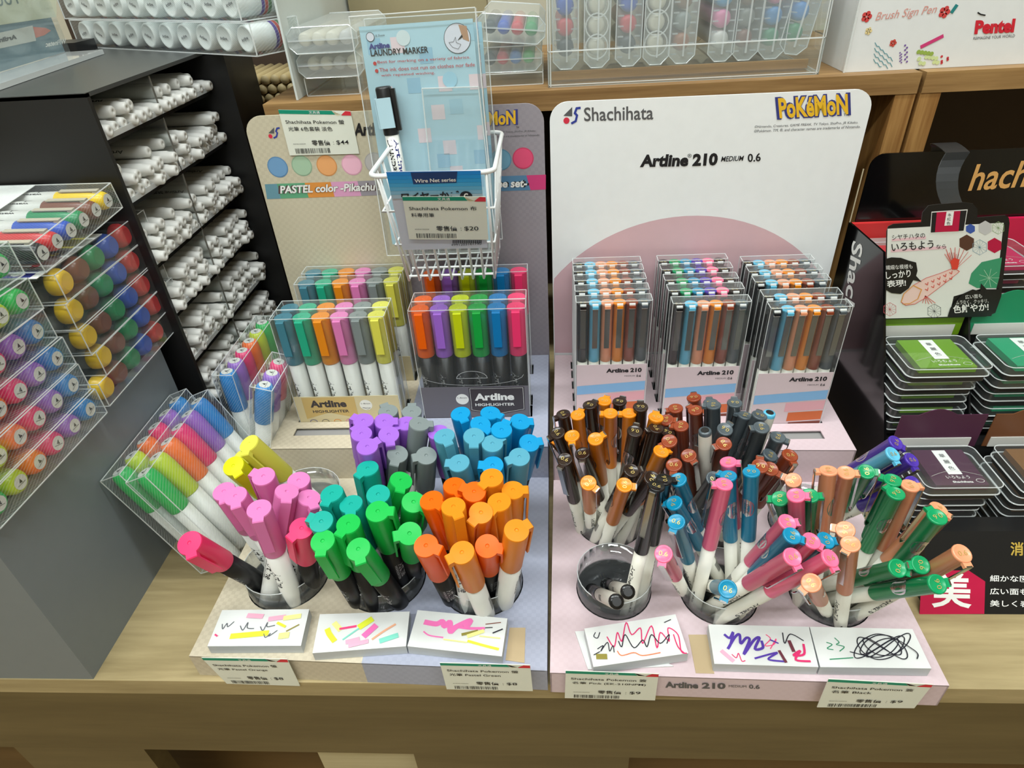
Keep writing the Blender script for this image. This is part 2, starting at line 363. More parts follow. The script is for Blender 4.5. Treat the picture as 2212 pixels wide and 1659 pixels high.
def display(name, label, quad, back, cups, R, slots, topm, frontm, cardm, card):
    """quad: tray corners fl, fr, br, bl on the counter; back: rear corners br, bl of the riser; card: left, right ends of the back card"""
    fl, fr, br, bl = quad
    t = thing(name, (fl[0], fl[1], 0), label, 'pen display')
    def ch(mb, nm, lab=None): return child(t, mb, nm, lab)
    mb = MB()                                           # base tray with round holes
    mb.add(*holeplate([fl, fr, br, bl], [circle(R+0.0006, 40, *c) for c in cups.values()], BH-0.0012, BH), topm)
    wall_strip(mb, fl, fr, 0, BH-.0002, frontm); wall_strip(mb, fr, br, 0, BH-.0002, frontm); wall_strip(mb, bl, fl, 0, BH-.0002, frontm)
    ch(mb, 'base_tray')
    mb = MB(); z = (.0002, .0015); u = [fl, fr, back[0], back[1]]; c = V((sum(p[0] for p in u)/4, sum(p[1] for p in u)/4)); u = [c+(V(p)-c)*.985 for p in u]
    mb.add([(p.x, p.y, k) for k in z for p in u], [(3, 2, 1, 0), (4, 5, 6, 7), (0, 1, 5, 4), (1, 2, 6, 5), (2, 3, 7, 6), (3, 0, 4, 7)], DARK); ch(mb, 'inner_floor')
    mb = MB()
    mb.add(*holeplate([bl, br, back[0], back[1]], [[(a, c), (b, c), (b, d), (a, d)] for a, b, c, d in slots], RH-0.0012, RH), topm)
    wall_strip(mb, bl, br, 0, RH-.0002, frontm); wall_strip(mb, br, back[0], 0, RH-.0002, frontm); wall_strip(mb, back[1], bl, 0, RH-.0002, frontm)
    ch(mb, 'riser')
    a_, b_, c_, d_ = slots[-1]; mb = MB(); mb.add(*box2((a_-.002, c_-.002, RH-.0045), (b_+.002, d_+.002, RH-.0035)), plain('slot_flap', (150, 148, 146), .6)); ch(mb, 'slot_flap')
    L, Rr = V((card[0][0], card[0][1], 0)), V((card[1][0], card[1][1], 0)); w = (Rr-L).length; ex = (Rr-L).normalized(); ey = V((-ex.y, ex.x, 0))
    M = Matrix(((ex.x, ey.x, 0, L.x), (ex.y, ey.y, 0, L.y), (0, 0, 1, 0), (0, 0, 0, 1)))
    mb = MB(); pts = rrect(w, CT, 0.016, 8, cx=w/2, cy=CT/2, corners=(1, 1, 0, 0))
    v, f = prism(pts, 0, 0.002); v = [(p[0], 0.002-p[2], p[1]) for p in v]; mb.add(v, f, cardm, M=M)
    return t, mb, ch, M
BEIGE_T = check_card('beige_card', (204, 193, 170), (192, 180, 157), (166, 170, 188), (158, 162, 181), (0.0, -0.142))
BEIGE_C = check_card('beige_back_card', (204, 195, 170), (193, 183, 158), (152, 145, 152), (144, 137, 145), (0.0, -0.146))
PINK_T = check_card('pink_card', (214, 193, 198), (210, 188, 193))
PINK_C = plain('white_card', (238, 240, 240), 0.4)
YH = [.4915, .5095, .5605, .5845]; YD = [.4945, .5125, .568]
XH, XD = -.2515, -.1265
PW, PD = .1035, .0172                                   # highlighter pack width and depth
slotsB = [(XH-.002, XH+PW+.002, y-.0008, y+PD+.0008) for y in YH]+[(XD-.002, XD+PW+.002, y-.0008, y+PD+.0008) for y in YD]
slotsB += [(-.252, -.149, .4700, .4815)]
YF = {0: [.4975, .5185, .5395, .5590, .5765], 1: [.4905, .5145, .5350, .5570, .5765], 2: [.4775, .4990, .5265, .5475, .5685]}
XF = {0: .0212, 1: .1028, 2: .1805}; FW, FD = .0655, .0125
slotsP = [(XF[k]-.002, XF[k]+FW+.002, y-.0008, y+FD+.0010) for k in YF for y in YF[k]]+[(.188, .2425, .4545, .4660)]
disB, cardB, chB, MCB = display('highlighter_display', 'beige and lavender cardboard highlighter display with round cup holes and a tall back card',
    [(-.2731, .2627), (-.0083, .2535), (-.0062, .4488), (-.2701, .4511)], [(-.0045, .6045), (-.2690, .6055)], CUPS_B, CRB, slotsB, BEIGE_T, BEIGE_T, BEIGE_C, ((-.2769, .6060), (-.0036, .6050)))
def pk(x, y): return tuple((MPk @ V((x, y, 0))).xy)
disP, cardP, chP, MCP = display('fineliner_display', 'pale pink cardboard fineliner display with a white back card, right of the beige one',
    [pk(.0, 0), pk(WPk, 0), pk(WPk, .1930), pk(0, .1930)], [pk(WPk, .3515), pk(0, .3515)], CUPS_P, CRP, slotsP, PINK_T, PINK_T, PINK_C, (pk(-.0010, .3525), pk(.2735, .3525)))

def cardface(M): # printed face of a display's back card
    o = M @ V((0, 0, 0)); return Face(o, M @ V((1, 0, 0))-o, (0, 0, 1))
LOGO_BLUE = plain('print_blue', (45, 60, 150), 0.5); LOGO_RED = plain('print_red', (215, 45, 70), 0.5); LOGO_GREY = plain('print_grey', (88, 88, 90), 0.5)
YEL = plain('print_yellow', (236, 186, 40), 0.5); NAVY = plain('print_navy', (52, 58, 130), 0.5)
def shachi(F, mb, x, y, k):
    """the maker's mark: grey triangle, red dot, blue stroke; x, y top left in pixels, k scale"""
    F.poly(mb, [(x+20*k, y), (x+20*k, y+21*k), (x+0*k, y+20*k)], LOGO_GREY, 2)
    F.disc(mb, (x+7*k, y+31*k), F_r(F, x, y, 7*k), LOGO_RED, 2)
    F.stroke(mb, [(x+38*k, y+2*k), (x+30*k, y+3*k), (x+26*k, y+14*k), (x+31*k, y+19*k), (x+28*k, y+32*k), (x+19*k, y+37*k)], F_r(F, x, y, 5*k), LOGO_BLUE, 2)
def F_r(F, x, y, k):
    a = F.uv(x, y); b = F.uv(x+k, y); return math.hypot(a[0]-b[0], a[1]-b[1])

# ---- white card artwork
FP_ = cardface(MCP); F = FP_; mb = cardP
PINKC = plain('blush_print', (214, 178, 184), 0.5)
a, b, c = [V(F.uv(*p)) for p in ((1490, 466), (1237, 562), (1735, 548))]
d = 2*(a.x*(b.y-c.y)+b.x*(c.y-a.y)+c.x*(a.y-b.y))
ux = (a.length_squared*(b.y-c.y)+b.length_squared*(c.y-a.y)+c.length_squared*(a.y-b.y))/d
uy = (a.length_squared*(c.x-b.x)+b.length_squared*(a.x-c.x)+c.length_squared*(b.x-a.x))/d
R = (a-V((ux, uy))).length
pts = []
for i in range(60):
    q = PI*(-0.12+1.24*i/59); x = ux+R*math.cos(q); y = uy+R*math.sin(q)
    pts.append((min(max(x, .0008), .2737), max(y, .066)))
pts += [(.0008, .066), (.2737, .066)]
pp = [pts[0]]
for p in pts[1:]:
    if (V(p)-V(pp[-1])).length > 1e-5: pp.append(p)
F.poly(mb, pp, PINKC, 1, px=False)
shachi(F, mb, 1217, 231, 0.95)
F.text(mb, 'Shachihata', (1262, 262), (1411, 258), (1261, 232), LOGO_GREY, bold=.012)
F.text(mb, 'PoK\u00e9MoN', (1684, 256), (1832, 247), (1680, 212), YEL, 4, bold=.035, out=(NAVY, .05))
F.text(mb, 'TM', (1822, 250), (1833, 250), (1822, 245), INK, 3)
F.text(mb, '\u00a9Nintendo, Creatures, GAME FREAK, TV Tokyo, ShoPro, JR Kikaku.', (1630, 278), (1853, 268), (1630, 271), LOGO_GREY, 2, shear=.2)
F.text(mb, '\u00a9Pok\u00e9mon. TM, \u00ae, and character names are trademarks of Nintendo.', (1629, 287), (1858, 277), (1629, 280), LOGO_GREY, 2, shear=.2)
F.text(mb, 'Artline', (1382, 361), (1486, 359), (1383, 334), INK, 3, bold=.045, shear=.08)
F.text(mb, '\u00ae', (1485, 340), (1494, 340), (1485, 332), INK, 3)
F.text(mb, '210', (1495, 359), (1550, 357), (1495, 332), INK, 3, bold=.05, shear=.08)
F.text(mb, 'MEDIUM', (1557, 349), (1607, 347), (1557, 338), INK, 3, bold=.015, shear=.3)
F.text(mb, '0.6', (1615, 350), (1643, 348), (1615, 332), INK, 3, bold=.02)
chP(mb, 'back_card', 'white back card with a blush arch and black lettering')
# ---- beige card artwork
F = cardface(MCB); mb = cardB
shachi(F, mb, 580, 275, 0.62)
F.text(mb, 'Artline', (765, 294), (842, 292), (765, 266), INK, 3, bold=.045)
F.text(mb, 'PoK\u00e9MoN', (992, 275), (1114, 268), (990, 245), YEL, 4, bold=.035, out=(NAVY, .05))
F.text(mb, 'TM', (1115, 277), (1121, 277), (1115, 273), INK, 3)
F.text(mb, '\u00a9Nintendo, Creatures, GAME FREAK, TV Tokyo, ShoPro, JR Kikaku.', (985, 292), (1157, 285), (985, 287), LOGO_GREY, 2, shear=.2)
F.text(mb, '\u00a9Pok\u00e9mon. TM, \u00ae, and character names are trademarks of Nintendo.', (985, 301), (1166, 294), (985, 296), LOGO_GREY, 2, shear=.2)
for (u, v), c in (((600, 361), (96, 140, 180)), ((652, 358), (150, 180, 150)), ((706, 358), (216, 150, 90)), ((760, 356), (226, 170, 190)), ((810, 352), (176, 172, 170)), ((1082, 345), (90, 140, 165)), ((1130, 342), (206, 60, 100))):
    F.disc(mb, (u, v), .0098, plain('badge_%d' % c[0], c, 0.5), 1); F.disc(mb, (u, v), .0088, plain('badge_l%d' % c[0], tuple(min(255, x+18) for x in c), 0.5), 2)
bx = [568, 598, 658, 714, 772, 834, 890, 940, 990, 1040, 1137, 1181]
bc = [(104, 150, 165), (96, 165, 125), (222, 146, 66), (222, 160, 196), (156, 150, 158), (222, 214, 120), (222, 120, 60), (150, 110, 180), (120, 180, 90), (84, 130, 165), (206, 60, 120)]
for i, c in enumerate(bc):
    x0, x1 = bx[i], bx[i+1]; y0 = 398-(x0-568)*.034; y1 = 398-(x1-568)*.034
    F.poly(mb, [(x0+9, y0+32), (x1+9 if x1 < 1170 else x1-2, y1+32), (x1 if x1 < 1170 else x1-2, y1), (x0 if x0 > 570 else 572, y0)], plain('band_%d' % i, c, 0.5), 1)
WH = plain('print_white', (240, 240, 236), 0.5)
F.text(mb, 'PASTEL color -Pikachu set-', (606, 418), (850, 410), (606, 401), WH, 4, bold=.03, out=(plain('print_brown', (90, 70, 70), 0.5), .022))
F.text(mb, 'NEON color -Eevee set-', (905, 410), (1138, 404), (905, 392), WH, 4, bold=.03, out=(INK, .022))
chB(mb, 'back_card', 'cream and mauve back card with a rainbow band of lettering')
# front faces
def frontface(M): o = M @ V((0, -.0002, 0)); return Face(o, M @ V((1, -.0002, 0))-o, (0, 0, 1))
F = frontface(MPk); mb = MB()
F.text(mb, 'Artline', (1437, 1485), (1508, 1487), (1437, 1472), LOGO_GREY, bold=.04); F.text(mb, '210', (1516, 1487), (1567, 1488), (1516, 1474), LOGO_GREY, bold=.04)
F.text(mb, 'MEDIUM', (1574, 1484), (1612, 1485), (1574, 1479), LOGO_GREY); F.text(mb, '0.6', (1618, 1487), (1641, 1488), (1618, 1478), LOGO_GREY, bold=.02)
chP(mb, 'front_lettering', 'dark lettering on the front lip of the pink display')

# ---- clear cups
def cups(d, R, group, spec, zr=.0445):
    n = 28; pr = None
    for key, (x, y) in d.items():
        if pr is None:
            mb = MB(); v, f = lathe([(R, 0.0016), (R, zr), (R-.0006, zr+.0002), (R-.0006, .0024)], n, True, False); mb.add(v, f, CUPM, True)
            mb.add(*tube([(R*math.cos(2*PI*i/n), R*math.sin(2*PI*i/n), zr) for i in range(n)], .00035, 5, True), EDGE, True)
            pr = mb.build('pen_cup', data_only=True)
        tag(put('pen_cup', pr, None, (x, y, 0)), spec[key], 'cup', group)
cups(CUPS_B, CRB, 'clear cups of the beige display', dict(
    pink='clear plastic cup holding pink highlighters, front left hole of the beige display',
    green='clear plastic cup holding green and teal highlighters, front middle hole of the beige display',
    orange='clear plastic cup holding orange highlighters, front right hole of the beige display',
    yellow='clear plastic cup holding yellow highlighters, back left hole of the beige display',
    purple='clear plastic cup holding purple and grey highlighters, back middle hole of the beige display',
    blue='clear plastic cup holding blue highlighters, back right hole of the beige display'))
cups(CUPS_P, CRP, 'clear cups of the pink display', dict(
    black='nearly empty clear plastic cup with black capped fineliners, front left of the pink display',
    coral='clear plastic cup of coral pink and teal fineliners, front middle of the pink display',
    emerald='clear plastic cup of green and salmon fineliners, front right of the pink display',
    amber='clear plastic cup of orange and dark brown fineliners, back left of the pink display',
    rust='clear plastic cup of rust brown and grey fineliners, back middle of the pink display',
    violet='clear plastic cup of violet fineliners, back right of the pink display'))

# ================================================================= loose pens standing in the cups
# each entry: kind, cup, colour, body, foot point, top point, clip side (metres, worked out so feet sit in the cup)
HLP = [
('H','pink','hot','k',[-0.2421,0.3334,0.014],[-0.2434,0.2792,0.1299],[0.4,-0.83,-0.38]),
('H','pink','ppink','w',[-0.2099,0.313,0.014],[-0.2001,0.2991,0.1409],[0.25,-0.96,-0.13]),
('H','pink','hot','k',[-0.2045,0.3317,0.003],[-0.1747,0.298,0.1228],[-0.56,-0.82,-0.09]),
('H','pink','ppink','w',[-0.2372,0.3505,0.0033],[-0.2405,0.3281,0.1293],[0.37,-0.92,-0.15]),
('H','pink','ppink','w',[-0.2238,0.3426,0.007],[-0.2273,0.3196,0.1329],[0.36,-0.92,-0.16]),
('H','pink','ppink','w',[-0.2223,0.3574,0.0124],[-0.2108,0.3344,0.1377],[-0.94,0.3,0.14]),
('H','pink','ppink','w',[-0.2084,0.3541,0.003],[-0.1885,0.3394,0.1286],[-0.12,-0.99,-0.1]),
('H','pink','ppink','w',[-0.2353,0.3157,0.0124],[-0.1913,0.3242,0.1323],[0.27,-0.96,-0.03]),
('H','pink','ppink','w',[-0.2256,0.325,0.003],[-0.1787,0.3281,0.122],[0.59,-0.78,-0.21]),
('H','yellow','pyellow','w',[-0.2049,0.4085,0.014],[-0.2396,0.3768,0.1331],[-0.01,-0.97,-0.26]),
('H','yellow','yellow','k',[-0.2399,0.4066,0.0087],[-0.2463,0.3579,0.1269],[0.61,-0.74,-0.27]),
('H','yellow','pyellow','w',[-0.2313,0.4363,0.003],[-0.2509,0.3786,0.1156],[-0.11,-0.88,-0.47]),
('H','green','teal','w',[-0.1474,0.3304,0.0092],[-0.1561,0.3178,0.1363],[-0.25,-0.96,-0.11]),
('H','green','teal','w',[-0.1366,0.3211,0.0045],[-0.1417,0.3116,0.1321],[0.2,-0.98,-0.06]),
('H','green','teal','w',[-0.1628,0.3298,0.0069],[-0.1589,0.297,0.1305],[-0.95,0.3,0.11]),
('H','green','teal','w',[-0.1442,0.3555,0.003],[-0.1388,0.3493,0.1307],[-0.56,-0.83,-0.02]),
('H','green','teal','w',[-0.1353,0.3388,0.014],[-0.1218,0.3139,0.1388],[0.13,-0.97,-0.21]),
('H','green','green','k',[-0.1571,0.3169,0.003],[-0.1549,0.2834,0.1265],[0.06,-0.96,-0.26]),
('H','green','green','k',[-0.1431,0.3093,0.0045],[-0.1392,0.2939,0.1315],[-0.43,-0.9,-0.09]),
('H','green','green','k',[-0.1222,0.3166,0.003],[-0.1299,0.2779,0.1248],[0.33,-0.91,-0.27]),
('H','green','green','k',[-0.1252,0.3282,0.014],[-0.1189,0.2985,0.1383],[1.0,0.04,-0.04]),
('H','green','green','k',[-0.1601,0.3437,0.0139],[-0.1106,0.335,0.1315],[0.07,-0.99,-0.1]),
('H','green','green','k',[-0.1283,0.3532,0.0127],[-0.0983,0.3141,0.1309],[0.88,-0.33,-0.33]),
('H','green','green','k',[-0.118,0.3419,0.0098],[-0.0979,0.2906,0.1253],[-0.96,-0.29,0.04]),
('H','orange','orange','k',[-0.0818,0.3201,0.003],[-0.0854,0.2807,0.1247],[0.94,-0.33,-0.08]),
('H','orange','porange','w',[-0.0541,0.3062,0.003],[-0.0607,0.2734,0.1265],[-0.87,-0.46,-0.17]),
('H','orange','orange','k',[-0.0549,0.3334,0.003],[-0.0455,0.2837,0.1206],[0.98,-0.13,-0.14]),
('H','orange','porange','w',[-0.0432,0.3126,0.0137],[-0.0253,0.2825,0.1368],[0.81,0.58,0.02]),
('H','orange','orange','k',[-0.0684,0.3226,0.0119],[-0.0842,0.3087,0.1381],[0.78,-0.63,0.03]),
('H','orange','porange','w',[-0.0685,0.3071,0.014],[-0.0676,0.2991,0.1417],[0.45,-0.89,-0.06]),
('H','orange','orange','k',[-0.0826,0.3356,0.0042],[-0.0713,0.3292,0.1315],[0.5,-0.86,-0.09]),
('H','orange','orange','k',[-0.0641,0.3521,0.0122],[-0.0561,0.3189,0.1355],[-0.93,0.35,0.15]),
('H','orange','porange','w',[-0.0493,0.3499,0.012],[-0.0444,0.3298,0.1384],[-0.66,-0.74,-0.09]),
('H','orange','porange','w',[-0.0669,0.3385,0.0117],[-0.0501,0.3016,0.1331],[-0.59,-0.79,-0.16]),
('H','orange','porange','w',[-0.0366,0.3264,0.0055],[-0.0385,0.3118,0.1326],[-0.53,-0.84,-0.1]),
('H','orange','porange','w',[-0.0397,0.3408,0.003],[-0.0297,0.3261,0.1297],[0.99,0.08,-0.07]),
('H','purple','purple','k',[-0.169,0.4099,0.014],[-0.1509,0.395,0.1398],[-0.93,0.32,0.17]),
('H','purple','purple','k',[-0.1638,0.3952,0.0133],[-0.1488,0.3792,0.1394],[-0.74,0.66,0.17]),
('H','purple','purple','k',[-0.1502,0.387,0.014],[-0.1407,0.3637,0.1395],[0.74,0.66,0.07]),
('H','purple','purple','k',[-0.1625,0.4262,0.0128],[-0.1357,0.3996,0.1351],[0.97,0.2,-0.17]),
('H','purple','purple','k',[-0.1504,0.4184,0.0113],[-0.1296,0.3852,0.1332],[0.27,-0.92,-0.3]),
('H','purple','purple','k',[-0.1352,0.4139,0.003],[-0.1194,0.4035,0.1296],[-0.8,-0.6,0.05]),
('H','purple','gray','w',[-0.1446,0.4335,0.003],[-0.1376,0.4194,0.13],[-0.52,0.85,0.12]),
('H','purple','gray','w',[-0.1301,0.4278,0.003],[-0.1175,0.4183,0.13],[-0.13,0.99,0.09]),
('H','purple','gray','w',[-0.1357,0.3959,0.014],[-0.1055,0.3918,0.1383],[0.95,0.22,-0.22]),
('H','purple','gray','w',[-0.1539,0.406,0.003],[-0.1221,0.3738,0.1227],[-0.12,-0.97,-0.23]),
('H','purple','gray','w',[-0.1226,0.4048,0.003],[-0.0988,0.3703,0.1239],[-0.93,-0.35,0.08]),
('H','blue','purple','k',[-0.0847,0.4035,0.0035],[-0.0917,0.3904,0.1307],[0.46,-0.89,-0.07]),
('H','blue','blue','k',[-0.0644,0.4164,0.0058],[-0.0513,0.4111,0.133],[0.92,-0.37,-0.11]),
('H','blue','blue','k',[-0.0676,0.4302,0.003],[-0.0765,0.4148,0.1298],[0.43,-0.9,-0.08]),
('H','blue','blue','k',[-0.0827,0.4176,0.014],[-0.0574,0.3917,0.1368],[0.73,-0.62,-0.28]),
('H','blue','blue','k',[-0.0512,0.4094,0.014],[-0.0403,0.3823,0.1386],[0.4,0.9,0.16]),
('H','blue','blue','k',[-0.0522,0.4291,0.0077],[-0.0268,0.4025,0.1303],[0.97,0.17,-0.16]),
('H','blue','blue','k',[-0.0411,0.4191,0.003],[-0.0194,0.3835,0.124],[0.95,0.29,-0.08]),
('H','blue','pblue','w',[-0.0768,0.3896,0.0111],[-0.084,0.3762,0.1382],[0.45,-0.89,-0.07]),
('H','blue','pblue','w',[-0.0704,0.403,0.014],[-0.061,0.3751,0.1386],[0.06,-0.97,-0.22]),
('H','blue','pblue','w',[-0.0573,0.3972,0.0106],[-0.0468,0.3702,0.1353],[0.76,0.65,0.08]),
('H','blue','pblue','w',[-0.0401,0.4027,0.003],[-0.0267,0.3662,0.125],[-0.91,-0.42,-0.03]),
('H','blue','pblue','w',[-0.0626,0.3841,0.003],[-0.0717,0.3571,0.1278],[-1.0,0.07,-0.06]),
('H','blue','blue','k',[-0.0475,0.3886,0.003],[-0.0463,0.3553,0.1266],[-1.0,0.05,0.02])]
